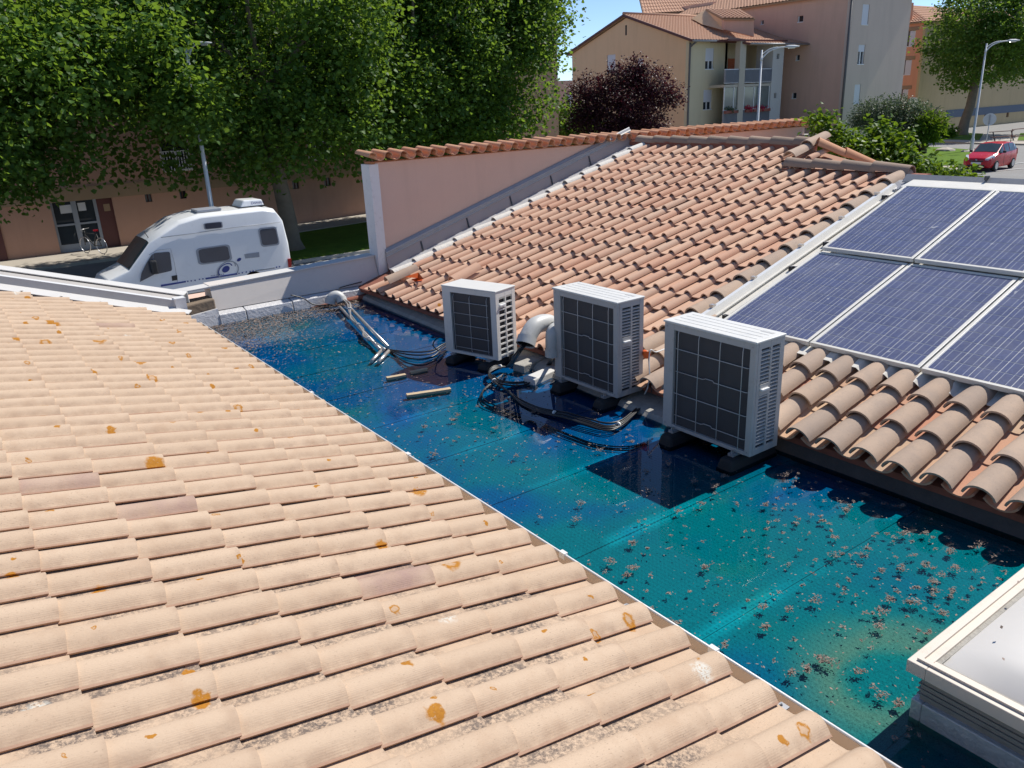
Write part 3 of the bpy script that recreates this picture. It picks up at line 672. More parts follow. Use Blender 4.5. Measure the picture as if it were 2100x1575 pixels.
MB().slab([(9.96, -1, rz(9.7, -.1)), (9.96, 5.28, rz(9.7, -.1)), (16, 5.28, rz(RX)-2.3), (16, -1, rz(RX)-2.3)], (0, 0, -.05)).build('back_slope', M['far_tile'], clay)
MB().box((5.42, -1, G), (15.8, 11.1, -2.70)).build('wall', M['pink_wall'], clay)
MB().hexa([(5.10, -1.2, -2.78), (5.34, -1.2, -2.78), (5.34, 4.6, -2.78), (5.10, 4.6, -2.78), (5.16, -1.2, -2.64), (5.34, -1.2, -2.62), (5.34, 4.6, -2.62), (5.16, 4.6, -2.64)]).build('eave_curb', simple('dark_mortar', (0.08, 0.075, 0.07), .9, var=.4, scale=9, bumpv=.6), clay)  # curb in a much darker mortar colour than the ledge
# mortar ledge between the water and the tiles
lp = [at(778, 598, z=-2.70), at(925, 662, z=-2.70), at(1136, 768, z=-2.70)]
MB().hexa([(4.78, 4.4, -2.78), (5.34, 4.4, -2.78), (5.34, 11.1, -2.78), (5.08, 11.1, -2.78), (4.88, 4.4, -2.695), (5.34, 4.4, -2.64), (5.34, 11.1, -2.63), (5.14, 11.1, -2.69)]).build('mortar_ledge', M['mortar'], clay)
# rake flashing against the pink wall
M['apron_brown'] = simple('apron_brown', (.42, .335, .31), .8, .0, var=.1, scale=3, dirt=.3, dirtc=(.4, .28, .22))  # pinkish-brown of the apron, close to mortar and wall
rf = thing('rake_flashing', 'grey metal flashing running up the pink wall above the clay tiles', 'flashing', (8, 11.15, -1.8))
def rk(x, y, off): return Vector((x, y, rz(x, BASE+off)))
for nm, y0, o0, y1, o1, mat in (('top_profile', 11.19, .345, 11.165, .30, 'zinc'), ('rib', 11.165, .302, 11.150, .298, 'alu'), ('lower_profile', 11.172, .30, 11.165, .235, 'zinc'), ('rib', 11.165, .237, 11.155, .232, 'alu'), ('apron', 11.172, .235, 11.12, .045, 'apron_brown'), ('apron_lip', 11.12, .045, 10.83, .035, 'foil')):
    MB().slab([rk(5.68, y0, o0), rk(10.95, y0, o0), rk(10.95, y1, o1), rk(5.68, y1, o1)], (0, -.01, -.012)).build(nm, M[mat], rf)
for x in (6.3, 7.2, 8.1, 9.0, 9.9):
    MB().slab([rk(x, 11.16, .20), rk(x+.025, 11.16, .20), rk(x+.025, 11.10, .05), rk(x, 11.10, .05)], (0, -.008, .0)).build('clip', M['iron'], rf)
# loose tiles and scraps lying on the roof
def loose(label, p, me, rot, group=None):
    o = bpy.data.objects.new('loose_tile', me); o.matrix_world = Matrix.Translation(p)@rot; COL.objects.link(o); o['tint'] = .35
    return tagit(o, label, 'roof tile', group)
lt = profile_mesh('loose_tile', half_round(.11, 10, 170, 9), .5, .015, M['canal_tile'], 0, 0, .85)
p = on_plane(795, 582, (5, 0, rz(5, -.02)), RN)
loose('weathered grey-brown tile lying loose at the foot of the flashing', p, lt, FR_.to_4x4()@Matrix.Rotation(R(-6), 4, 'Z'))
lt2 = profile_mesh('loose_tile', half_round(.10, 5, 175, 9), .48, .015, M['clay_tile'], 0, 0, .85)
p = on_plane(928, 580, (5, 0, rz(5, -.03)), RN)
loose('loose reddish barrel tile lying askew on the roof behind the smallest unit', p, lt2, FR_.to_4x4()@Matrix.Rotation(R(4), 4, 'Z')@Matrix.Rotation(R(8), 4, 'X'))
p = on_plane(852, 578, (5, 0, rz(5, -.05)), RN)
rag = thing('plastic_scrap', 'bright orange scrap of plastic beside the loose tiles near the wall', 'plastic scrap', p)
mb = MB(); vs = [p+Vector((rng.normal(0, .07), rng.normal(0, .07), abs(rng.normal(.03, .035)))) for _ in range(16)]
for i in range(14): mb.add([vs[i], vs[i+1], vs[i+2]], [(0, 1, 2)])
mb.build('crumpled_film', M['orange_plastic'], rag)
# ---------------------------------------------------------------- solar array on a white profiled sheet
deck = thing('profiled_sheet', 'white profiled metal sheet lying under the solar panels', 'metal sheet', (8, 2, -1.8))
mb = MB(); y = 5.30; top = []
pts = []
while y > -1.2:
    pts += [(y, .0), (y-.05, .045), (y-.13, .045), (y-.18, .0), (y-.25, 0)]; y -= .25
for (ya, na), (yb, nb) in zip(pts[:-1], pts[1:]):
    if abs(ya-yb) < 1e-6: continue
    a, b = 6.02, 9.30
    mb.slab([Vector((a, ya, rz(a, BASE+.055)))+RN*na, Vector((b, ya, rz(b, BASE+.055)))+RN*na, Vector((b, yb, rz(b, BASE+.055)))+RN*nb, Vector((a, yb, rz(a, BASE+.055)))+RN*nb], -RN*.006)
mb.build('ribs', M['alu_white'], deck)
MB().slab([(9.34, 5.02, rz(9.34, .045)), (9.34, -1.2, rz(9.34, .045)), (9.64, -1.2, rz(9.64, .02)), (9.64, 5.02, rz(9.64, .02))], (0, 0, -.03)).build('head_sheet', M['alu_white'], deck)
MB().slab([(9.27, 5.02, rz(9.27, -.02)), (9.27, -1.2, rz(9.27, -.02)), (9.35, -1.2, rz(9.35, .05)), (9.35, 5.02, rz(9.35, .05))], (0, 0, -.02)).build('closer_strip', M['alu'], deck)
MB().slab([(9.63, 5.15, rz(9.63, .0)), (9.63, -1.2, rz(9.63, .0)), (9.72, -1.2, rz(9.70, .055)), (9.72, 5.15, rz(9.70, .055))], (0, 0, -.015)).build('ridge_flashing', M['zinc'], deck)
MB().slab([(9.72, 5.15, rz(9.70, .055)), (9.72, -1.2, rz(9.70, .055)), (9.95, -1.2, rz(9.70, .02)), (9.95, 5.15, rz(9.70, .02))], (0, 0, -.015)).build('ridge_flashing', M['zinc'], deck)
for yy in (4.2, 3.62): MB().box((9.66, yy, rz(9.70, .03)), (9.73, yy+.03, rz(9.70, .075))).build('ridge_clip', M['iron'], deck)
MB().hexa([(9.45, 5.0, rz(9.45, -.1)), (9.85, 5.0, rz(9.75, -.09)), (9.85, 5.34, rz(9.75, -.12)), (9.45, 5.3, rz(9.45, -.14)), (9.45, 5.0, rz(9.45, -.0)), (9.85, 5.0, rz(9.75, -.02)), (9.85, 5.34, rz(9.75, -.05)), (9.45, 5.3, rz(9.45, -.06))]).build('corner_patch', M['zinc'], deck)
# verge flashing between the big tiles and the panels
vf = thing('verge_flashing', 'cream metal verge strip between the large tiles and the solar panels', 'flashing', (8, 5.1, -1.7))
def vr(nm, y0, o0, y1, o1, mat, a=6.05, b=9.55):
    MB().slab([Vector((a, y0, rz(a, o0))), Vector((b, y0, rz(b, o0))), Vector((b, y1, rz(b, o1))), Vector((a, y1, rz(a, o1)))], (0, 0, -.008)).build(nm, M[mat], vf)
vr('outer_leaf', 5.345, -.09, 5.24, -.005, 'alu_white'); vr('crest', 5.24, -.005, 5.19, .0, 'white_paint'); vr('inner_leaf', 5.19, .0, 5.15, -.05, 'alu_white'); vr('channel', 5.15, -.05, 5.02, -.055, 'alu_white')
vr('rib', 5.10, -.05, 5.08, -.02, 'alu_white')
for x in (6.3, 6.95, 7.75, 8.5, 9.2):
    MB().box((x, 5.20, rz(x, -.0)), (x+.05, 5.25, rz(x, .03))).build('screw_cap', M['steel'], vf)

def make_panel():
    t = thing('solar_panel', 'x', 'solar panel')
    W, L, fw, fh = .99, 1.65, .028, .042       # local: x up the slope, y across, z out of the face
    for nm, a, b in (('frame_rail', (0, 0, -fh), (fw, W, 0)), ('frame_rail', (L-fw, 0, -fh), (L, W, 0)), ('frame_stile', (fw, 0, -fh), (L-fw, fw, 0)), ('frame_stile', (fw, W-fw, -fh), (L-fw, W, 0))):
        MB().box(a, b).build(nm, M['alu_white'], t, bevel=.002)
    MB().box((fw, fw, -.012), (L-fw, W-fw, -.0065)).build('backsheet', M['backsheet'], t)
    cw, cl = (W-2*fw-.008)/6, (L-2*fw-.012)/10; g = .006
    mb = MB().quad((0, 0, 0), (cl-g*1.3, 0, 0), (cl-g*1.3, cw-g, 0), (0, cw-g, 0)); me = mb.mesh('cell')
    u = me.uv_layers.new(name='UVMap')
    for li, uv in zip(me.loops, ((0, 0), (1, 0), (1, 1), (0, 1))): u.data[li.index].uv = uv
    me.materials.append(M['solar_cell'])
    for i in range(10):
        for j in range(6):
            o = bpy.data.objects.new('cell', me); o.location = (fw+.006+g/2+i*cl, fw+.004+g/2+j*cw, -.0045); o['tint'] = float(rng.random()); link(o, t)
    return t
words = ['first', 'second', 'third', 'fourth', 'fifth']
proto = None
UPS = R(18.2)
for row in (0, 1):
    for k in range(5):
        if row == 0: s = R(16.9); org = Vector((6.11, 4.945-k*1.008-.99, rz(6.11, .0)))
        else: s = UPS; org = Vector((7.69, 4.905-k*1.008-.99, -1.592))
        if not seen(org+Vector((.8, .5, .2)), 500): continue
        o = make_panel() if proto is None else copy_tree(proto); proto = proto or o
        up = Vector((math.cos(s), 0, math.sin(s))); n = Vector((-math.sin(s), 0, math.cos(s)))
        o.matrix_world = Matrix.Translation(org)@frame_m(up, n).to_4x4()
        o.name = 'solar_panel'
        o['label'] = 'dark blue solar panel, %s from the verge strip in the %s row' % (words[k], 'lower' if row == 0 else 'upper'); o['category'] = 'solar panel'; o['group'] = 'solar panels on the roof'
# clamps on the rail ends beside the panels
def clamp(px, py, lab):
    p = on_plane(px, py, (7.7, 5, -1.68), RN); c = thing('panel_clamp', lab, 'clamp', p, 'rail ends beside the solar panels')
    MB().bar(p+Vector((0, .05, -.02)), p+Vector((0, -.1, -.02)), .045, .035, RN).build('rail_end', M['steel'], c)
    MB().box(p+Vector((-.03, .0, -.03)), p+Vector((.02, .045, .02))).build('clamp_block', M['black_trim'], c)
    MB().box(p+Vector((.01, -.02, -.01)), p+Vector((.05, .04, .022))).build('clamp_plate', M['alu'], c)
clamp(1818, 404, 'black rail clamp near the top corner of the panels'); clamp(1698, 500, 'black rail clamp at the gap between panel rows')
clamp(1628, 550, 'black rail clamp beside the lower panel top'); clamp(1492, 650, 'black rail clamp above the largest outdoor unit')

# ---------------------------------------------------------------- outdoor units of the air conditioning
def make_big_unit():
    t = thing('outdoor_unit', 'x', 'air conditioner')
    W, D, H = .90, .335, .90            # local: x depth (front face at 0 looking to -x), y width, z up
    l, r_, tp, bt, wall = .102, .055, .052, .03, .02     # frame margins; y grows away from the reader, so left = high y
    y0, y1, z0, z1 = r_, W-l, bt, H-tp
    g = M['ac_grey']
    MB().box((0, y1, 0), (.06, W, H)).build('front_post', g, t, bevel=.006)
    MB().box((0, 0, 0), (.03, y0, H)).build('front_post', g, t, bevel=.006)
    MB().box((0.002, y0, z1), (.03, y1, H)).build('front_rail', g, t); MB().box((0.002, y0, 0), (.03, y1, z0)).build('front_rail', g, t)
    MB().box((.026, y0-.02, z0-.02), (.05, y1+.01, z1+.02)).build('coil', M['coil'], t)
    MB().box((-.012, -.008, H), (D+.008, W+.008, H+.018)).build('top_panel', M['ac_white'], t, bevel=.006)
    MB().box((D-.085, .05, H+.0175), (D-.05, .16, H+.0195)).build('logo_plate', M['ac_grey'], t)
    for zz in (.03, H-.03):
        for yy in (.03, W-.03): MB().disc((-.001, yy, zz), (-1, 0, 0), .006, 8, th=.003).build('screw', M['zinc'], t)
    for xx in (.06, .13, .20, .27): MB().box((xx, .05, H+.0175), (xx+.006, W-.05, H+.020)).build('top_crease', M['ac_white'], t)
    MB().box((.03, W-.012, 0.002), (D, W, H)).build('side_panel', g, t)
    MB().box((D-.012, 0.02, 0.002), (D, W-.012, H)).build('back_panel', g, t)
    MB().box((.03, .012, .0), (D-.012, W-.012, .02)).build('base_tray', g, t)
    # louvred near side: stiles, rails, slats, dark core
    MB().box((.03, .018, .03), (D-.012, .022, H-.01)).build('side_core', M['dark_void'], t)
    xs = [(.03, .062), (.170, .192), (D-.05, D)]
    for a, b in xs: MB().box((a, 0, .002), (b, .016, H)).build('side_stile', g, t)
    for a, b in ((.002, .055), (H-.05, H)): MB().box((.062, 0.001, a), (D-.05, .016, b)).build('side_rail', g, t)
    ns = 27; zz0, zz1 = .055, H-.05
    for (xa, xb) in ((.062, .170), (.192, D-.05)):
        mb = MB()
        for i in range(1, ns):
            z = zz0+(zz1-zz0)*i/ns
            if xa < .1 and abs(i-16) < 2: continue
            mb.hexa([(xa, .001, z-.006), (xb, .001, z-.006), (xb, .016, z-.001), (xa, .016, z-.001), (xa, .001, z+.004), (xb, .001, z+.004), (xb, .016, z+.010), (xa, .016, z+.010)])
        mb.build('louvre_slats', g, t, kind='stuff')
    zc = zz0+(zz1-zz0)*16/ns
    MB().box((.062, -.003, zc-.045), (.170, .014, zc+.045)).build('handle_plate', g, t)
    MB().box((.072, -.022, zc-.004), (.160, .0, zc+.012)).build('handle', M['white_paint'], t, bevel=.003)
    for i in range(4):
        yy = y1-.05-i*(y1-y0-.11)/3
        MB().tube([(.004, yy, z1+.005), (-.003, yy, z1-.03), (-.003, yy, z0+.01), (.008, yy, z0-.012)], .0032, 6).build('guard_wire', M['wire'], t)
    for i in range(4):
        z = z1-.15-i*(z1-z0-.14)/3.55
        ym = (y0+y1)/2
        if i % 2 == 0: path = [(.012, y0+.0, z), (0.001, y0+.02, z), (.001, y1-.02, z), (.012, y1, z)]
        else: path = [(.012, y0+.0, z), (0.001, y0+.02, z), (.001, ym-.05, z), (.001, ym-.04, z+.012), (.001, ym+.03, z+.012), (.001, ym+.06, z), (.001, y1-.03, z)]
        MB().tube(path, .0032, 6).build('guard_wire', M['wire'], t)
    MB().box((.031, y1-.05, z1-.09), (.046, y1-.012, z1-.005)).build('terminal_cover', M['ac_grey'], t)
    for yy in (.14, W-.14):
        MB().box((-.05, yy-.025, -.024), (D+.05, yy+.025, -.002)).build('foot_rail', M['zinc'], t)
        MB().box((-.04, yy-.005, -.012), (-.01, yy+.005, .02)).build('foot_bolt', M['steel'], t)
    return t
u3 = make_big_unit(); u3.location = (4.641, 3.414, -2.618)
u3['label'] = 'nearest and largest grey outdoor unit with wire guard beside the solar panels'
u2 = copy_tree(u3); u2.location = (4.80, 5.035, -2.628); u2.rotation_euler = (0, 0, R(.4))
u2['label'] = 'grey outdoor unit with wire guard in the middle of the three units'
for o in (u3, u2): o['category'] = 'air conditioner'; o['group'] = 'outdoor units standing in the water'; o.name = 'outdoor_unit'
def make_small_unit():
    t = thing('outdoor_unit', 'smallest white outdoor unit, turned askew, farthest of the three', 'air conditioner', (0, 0, 0), 'outdoor units standing in the water')
    W, D, H = .757, .345, .755; g = M['ac_white']; a, b = .07, .155
    # the opening in the front narrows towards its foot
    yt0, yt1, yb0, yb1, z0, z1 = .075, W-.115, .075, W-.115, .03, H-.055
    fr_ = MB()
    outer = [(0, 0, 0), (0, W, 0), (0, W, H), (0, 0, H)]; inner = [(0, yb0, z0), (0, yb1, z0), (0, yt1, z1), (0, yt0, z1)]
    for i in range(4):
        j = (i+1) % 4; fr_.slab([outer[i], outer[j], inner[j], inner[i]], (.025, 0, 0))
    fr_.build('front_frame', g, t)
    MB().box((.024, .03, .02), (.05, W-.05, H-.03)).build('coil', M['coil'], t)
    MB().box((-.01, -.006, H), (D+.006, W+.006, H+.016)).build('top_panel', g, t, bevel=.006)
    MB().box((.025, W-.012, .002), (D, W, H)).build('side_panel', g, t); MB().box((D-.012, .012, .002), (D, W-.012, H)).build('back_panel', g, t)
    MB().box((.025, .02, .0), (D-.012, W-.012, .02)).build('base_tray', g, t)
    MB().box((.025, .02, .02), (D-.012, .024, H-.01)).build('side_core', M['dark_void'], t)
    for x0, x1 in ((.025, .055), (.165, .182), (D-.055, D)): MB().box((x0, 0, .002), (x1, .02, H)).build('side_stile', g, t)
    n = 10
    for i in range(n+1):
        z = .04+(H-.115)*i/n; MB().box((.055, .001, z-.008), (D-.055, .019, z+.008)).build('grille_bar', g, t)
    MB().box((.055, .001, H-.085), (D-.055, .019, H)).build('side_head', g, t)
    zz = .04+(H-.115)*.9; MB().box((.055, -.002, zz-.045), (.165, .012, zz+.01)).build('handle_plate', g, t); MB().box((.06, -.02, zz-.02), (.155, 0, zz-.006)).build('handle', M['white_paint'], t)
    for f in (.1, .52, .93):
        MB().tube([(.012, yt0+(yt1-yt0)*f, z1-.02), (.0, yt0+(yt1-yt0)*f, z1-.05), (.0, yb0+(yb1-yb0)*f, z0+.03), (.012, yb0+(yb1-yb0)*f, z0)], .0028, 6).build('guard_wire', M['wire'], t)
    for i in range(5):
        z = z1-.1-i*(z1-z0-.15)/4; q = (z-z0)/(z1-z0); MB().tube([(.0, yb0+(yt0-yb0)*q+.04, z), (.0, yb1+(yt1-yb1)*q-.04, z)], .0028, 6).build('guard_wire', M['wire'], t)
    for yy in (.12, W-.12): MB().box((-.04, yy-.025, -.022), (D+.05, yy+.025, -.002)).build('foot_rail', M['zinc'], t)
    return t
u1 = make_small_unit(); u1.location = (4.684, 6.774, -2.640); u1.rotation_euler = (0, 0, R(17))
# rubber blocks under the units
def block(c, rz_, label, hgt):
    o = thing('rubber_block', label, 'support block', c, 'black blocks under the outdoor units')
    m = Matrix.Translation(c)@Matrix.Rotation(rz_, 4, 'Z')
    L, w0, w1 = .30, .085, .055
    p = [(-L, -w0, -.05), (L, -w0, -.05), (L, w0, -.05), (-L, w0, -.05), (-L+.03, -w1, hgt), (L-.03, -w1, hgt), (L-.03, w1, hgt), (-L+.03, w1, hgt)]
    MB().hexa([m@Vector(q) for q in p]).build('block_body', M['rubber'], o, bevel=.025)
for u, Wd, zb, nm in ((u3, .90, -2.618, 'largest'), (u2, .90, -2.628, 'middle'), (u1, .757, -2.64, 'smallest')):
    a = u.rotation_euler.z
    for yy, w in ((.14, 'right'), (Wd-.14, 'left')):
        c = Vector(u.location)+Matrix.Rotation(a, 3, 'Z')@Vector((.16, yy, 0)); c.z = ZW
        block(c, a, 'black rubber block under the %s end of the %s outdoor unit' % (w, nm), zb-.026-ZW)
# flat concrete slab behind the middle unit
cs_ = thing('concrete_slab', 'pale concrete slab lying in the water behind the middle unit', 'slab', at(1105, 745, z=-2.66))
for (x1, y1, x2, y2, h, m) in ((1062, 750, 1135, 722, .05, 'mortar'), (1085, 775, 1140, 750, .035, 'membrane_white')):
    a, b = at(x1, y1, z=-2.66), at(x2, y2, z=-2.66); d = (b-a).normalized(); s = Vector((-d.y, d.x, 0))*.075
    mb = MB(); q = [a-s, b-s, b+s, a+s]; mb.hexa([v+Vector((0, 0, -.1)) for v in q]+[v+Vector((rng.normal(0, .01), rng.normal(0, .01), h-.04)) for v in q]); mb.build('slab_piece', M[m], cs_, bevel=.012)

# ---------------------------------------------------------------- pipes, conduits, cables
def elbow(label, pts, r, collar=True, mat='pvc'):
    P = [Vector(p) for p in pts]; t = thing('pipe_elbow', label, 'pipe', P[-1], 'plastic pipe outlets')
    # smooth path
    Q = smooth(P, 6); MB().tube(Q, r, 16, cap=False).build('bend', M[mat], t)
    MB().tube(smooth(P, 6), r-.006, 16, cap=False).build('bore', M['dark_void'], t)
    if collar:
        d = (Q[1]-Q[0]).normalized(); MB().tube([Q[0]-d*.012, Q[0]+d*.07], r+.008, 16, cap=False).build('collar', M[mat], t)
        d = (Q[-1]-Q[-2]).normalized(); MB().tube([Q[-1]-d*.06, Q[-1]+d*.01], r+.008, 16, cap=False).build('collar', M[mat], t)
    return t
def smooth(P, n):
    P = [Vector(p) for p in P]; out = []
    for i in range(len(P)-1):
        p0, p1, p2, p3 = P[max(i-1, 0)], P[i], P[i+1], P[min(i+2, len(P)-1)]
        for k in range(n):
            t = k/n; out.append(.5*((2*p1)+(p2-p0)*t+(2*p0-5*p1+4*p2-p3)*t*t+(3*p1-p0-3*p2+p3)*t**3))
    out.append(P[-1]); return out
ye = 6.08; e0 = at(1082, 700, y=ye)
elbow('large grey plastic elbow spilling black cables beside the middle unit', [at(1078, 705, y=ye), at(1083, 690, y=ye+.02), at(1098, 668, y=ye+.05), at(1122, 662, y=ye+.08), at(1140, 672, y=ye+.1)], .09)
elbow('second grey plastic elbow rising behind the middle unit', [at(1132, 728, y=ye-.12), at(1131, 700, y=ye-.12), at(1133, 680, y=ye-.11), at(1145, 668, y=ye-.05)], .062)
ye2 = 10.85
elbow('small grey bent pipe at the foot of the parapet', [at(677, 621, y=ye2), at(679, 612, y=ye2), at(688, 606, y=ye2-.02), at(697, 609, y=ye2-.05), at(701, 618, y=ye2-.08)], .072)
def cable(label, pts, r=.011, mat='cable_black', cat='cable', group=None, ties=()):
    P = smooth(pts, 6); t = thing('cable', label, cat, P[0], group)
    MB().tube(P, r, 7).build('sheath', M[mat], t)
    for f in ties:
        i = int(f*(len(P)-2)); MB().tube([P[i], P[i]+(P[i+1]-P[i]).normalized()*.02], r*1.9, 8).build('tie', M['cable_tie'], t)
    return t
def wz(px, py, dz=.02): return at(px, py, z=ZW+dz)
# bundles of cables that hang together: one thing, several cables
def bundle(label, runs, r, mat='cable_black', ties=()):
    t = thing('cable_bundle', label, 'cables', runs[0][0])
    for n_, pts in enumerate(runs):
        P = smooth([Vector(p)+Vector((rng.normal(0, .004), rng.normal(0, .004), rng.normal(0, .002))) for p in pts], 6); MB().tube(P, r*rng.uniform(.85, 1.1), 7).build('cable', M[mat], t)
        if n_ == len(runs)//2:
            for f in ties:
                i = int(f*(len(P)-2)); MB().tube([P[i], P[i]+(P[i+1]-P[i]).normalized()*.018], r*3.2, 10).build('tie', M['cable_tie'], t)
    return t
runs = []
for i in range(5):
    o = (i-2)*2.4+rng.normal(0, .5)
    runs.append([at(1080+o*.6, 702, y=ye), at(1062+o*.7, 725, y=ye-.02), wz(1046+o, 750, .05), wz(1018+o*.5, 753+o*.5, .06), wz(1003-i*.8, 765+o*.8, .05), wz(1014+i, 784+o, .03), wz(1038+o, 800+o*.9, .012), wz(1068+o*.4, 824+o*1.1, .012), wz(1110+o*.3, 842+o*1.1, .015), wz(1160, 853+o*1.3, .025), wz(1205, 866+o*1.5, .025), wz(1245, 876+o*1.5, .02), wz(1275, 868+o*1.2, .02), wz(1305, 843+o*.8, .025), wz(1330, 822, .04)])
bundle('black cable bundle looping from the large elbow past the middle unit', runs, .0085, ties=(.2, .36, .62, .85))
runs = []
for i in range(3):
    o = i*4
    runs.append([wz(1035-o, 765+o, .03), wz(1004-o, 788+o, .0), wz(990-o*.6, 806+o*.5, -.004), wz(996-o, 822+o, -.008), wz(1030, 838+o*1.2, -.01), wz(1090, 858+o*1.3, -.012), wz(1160, 888+o, -.012), wz(1225, 910+o, -.012), wz(1290, 915+o, -.01), wz(1340, 900, -.008)])
bundle('thin black cables lying sunken in the water below the main bundle', runs, .007)
runs = []
for i in range(3):
    o = i*3
    runs.append([at(1134+i*2, 730, y=ye-.13), wz(1122+o, 748, .06), wz(1105+o, 765, .03), wz(1088, 778+o, .02), wz(1060, 784+o, .02), wz(1025, 780+o, .03), wz(1012, 770+o, .04)])
bundle('black cables from the second elbow curling to the main bundle', runs, .0085, ties=(.5,))
# conduit pair from the parapet pipe
cd = thing('conduit_run', 'two pale metal conduits tied with cables running from the parapet pipe', 'conduit', wz(690, 640))
MB().tube([wz(697, 630, .03), wz(780, 717, .03)], .021, 10).build('conduit', M['steel'], cd)
MB().tube([wz(709, 622, .05), wz(796, 712, .03)], .021, 10).build('conduit', M['steel'], cd)
MB().tube([wz(785, 716, .03), wz(762, 741, .01)], .021, 10).build('conduit_end', M['steel'], cd)
MB().tube([wz(797, 720, .03), wz(776, 743, .01)], .022, 10).build('conduit_end', M['steel'], cd)
runs = []
for i in range(3):
    runs.append([at(700+i, 612, y=ye2-.06), wz(712+i*3, 622, .10), wz(716+i*2, 640, .07), wz(726-i*3, 655, .06), wz(738+i*3, 672, .05), wz(750-i*2, 690, .045), wz(768+i*2, 703, .045), wz(790, 716, .05)])
bundle('pale twisted cables lying between the two metal conduits', runs, .009, 'steel', (.25, .55, .8))
for i, (dy, dz) in enumerate(((0, .04), (6, .03), (14, .02), (26, .0), (36, -.01))):
    cable(('uppermost', 'second', 'third', 'fourth', 'lowest')[i]+' black cable curving from the conduits to the smallest outdoor unit', [wz(786, 715, .05), wz(806, 718+dy*.3, dz), wz(830, 721+dy*.8, dz), wz(862, 722+dy*1.05, dz), wz(888, 718+dy*.9, dz), wz(905, 708+dy*.7, dz+.02), at(922, 700+dy*.6, x=4.75)], .009, group='black cables to the smallest unit', ties=(.02,) if i == 0 else ())
cable('thin black cable rising up the side of the smallest unit', [wz(900, 720, .04), at(888, 708, y=7.6), at(896, 694, y=7.6), at(913, 690, y=7.55)], .007)
cable('thin black cable lying against the foil at the parapet pipe', [at(596, 605, y=11.06), at(622, 612, y=11.04), at(642, 624, y=11.0), at(668, 626, y=10.95), at(690, 618, y=10.85)], .009)
cable('black cable stub rising from the parapet pipe along the wall', [at(695, 603, y=10.9), at(696, 592, y=11.1), at(704, 588, y=11.15), at(742, 578, y=11.17)], .008)
# hanging lead and orange cap behind the middle unit
hp = at(1325, 745, x=5.12)
cable('grey lead hanging from the clay tiles between the two large units', [at(1362, 716, x=5.35), at(1345, 722, x=5.2), at(1334, 718, x=5.12), at(1331, 740, x=5.1), at(1332, 770, x=5.08), at(1328, 795, x=5.06), at(1322, 808, x=5.06)], .006, 'cable_tie')
cable('second thin lead hanging below the orange plastic cover', [at(1330, 735, x=5.12), at(1333, 765, x=5.1), at(1337, 785, x=5.08), at(1336, 805, x=5.08)], .005, 'iron')
oc = thing('plastic_cover', 'orange plastic cover under a tile between the two large units', 'plastic cover', hp)
MB().tube([at(1321, 722, x=5.16), at(1327, 728, x=5.12)], [.025, .038], 10).build('cap_body', M['orange_plastic'], oc)
# wooden battens floating in the water
def batten(a, b, w, label):
    a, b = wz(*a, .012), wz(*b, .012); t = thing('wooden_batten', label, 'plank', a, 'wooden battens in the water')
    n = 5; d = (b-a); s = Vector((-d.y, d.x, 0)).normalized()*w/2; mb = MB(); ring = []
    for i in range(n+1):
        c = a+d*i/n+s*rng.normal(0, .1); ring.append([c-s-Vector((0, 0, .03)), c+s-Vector((0, 0, .03)), c+s+Vector((0, 0, .012)), c-s+Vector((0, 0, .012))])
    vs = [v for r in ring for v in r]; fs = [(0, 1, 2, 3), tuple(4*n+k for k in (3, 2, 1, 0))]
    for i in range(n):
        for k in range(4): fs.append((4*i+k, 4*i+4+k, 4*i+4+(k+1) % 4, 4*i+(k+1) % 4))
    mb.add(vs, fs); mb.build('batten_wood', M['wood'], t)
batten((793, 776), (832, 769), .055, 'short pale wooden batten in the water near the conduits')
batten((834, 811), (924, 798), .06, 'long pale wooden batten in the water below the smallest unit')
batten((842, 764), (876, 757), .05, 'thin sunken batten in the shadow of the smallest unit')

# ---------------------------------------------------------------- skylight in the foreground
ZS = ZW+.31
c0 = at(1860, 1352, z=ZS); X0, Y0 = c0.x, c0.y
sk = thing('skylight', 'white domed skylight in a cream frame at the lower right corner', 'skylight', (X0+.5, Y0-.7, ZW))
SX, SY = 1.25, 2.0
def ringbox(name, x0, y0, x1, y1, z0, z1, w, mat, bev=0):
    for a, b in (((x0, y1-w, z0), (x1, y1, z1)), ((x0, y0, z0), (x1, y0+w, z1)), ((x0, y0+w, z0), (x0+w, y1-w, z1)), ((x1-w, y0+w, z0), (x1, y1-w, z1))):
        MB().box(a, b).build(name, M[mat], sk, bevel=bev)
M['sky_frame'] = simple('sky_frame', (0.62, 0.545, 0.46), 0.5, var=.06, dirt=.3, dirtc=(.35, .26, .15))
M['curb_side'] = simple('curb_side', (0.3, 0.275, 0.24), 0.6, var=.1, dirt=.5, dirtc=(.08, .07, .06))
ringbox('frame_bar', X0, Y0-SY, X0+SX, Y0, ZS-.062, ZS, .085, 'sky_frame', .004)
ringbox('frame_bead', X0+.03, Y0-SY+.03, X0+SX-.03, Y0-.03, ZS, ZS+.012, .02, 'sky_frame')
ringbox('seal', X0+.085, Y0-SY+.085, X0+SX-.085, Y0-.085, ZS-.05, ZS-.012, .02, 'mortar')
for i, (o, za, zb) in enumerate(((.055, ZS-.21, ZS-.062), (.045, ZS-.128, ZS-.122), (.045, ZS-.155, ZS-.149), (.045, ZS-.182, ZS-.176))):
    ringbox('curb_wall' if i == 0 else 'curb_rib', X0+o, Y0-SY+o, X0+SX-o, Y0-o, za, zb, .03, 'curb_side')
ringbox('foil_kerb', X0+.03, Y0-SY+.03, X0+SX-.03, Y0-.03, -2.77, ZS-.21, .05, 'foil', .006)
mb = MB(); nx, ny = 12, 14; xa, xb, ya, yb = X0+.095, X0+SX-.095, Y0-SY+.095, Y0-.095; vs = []
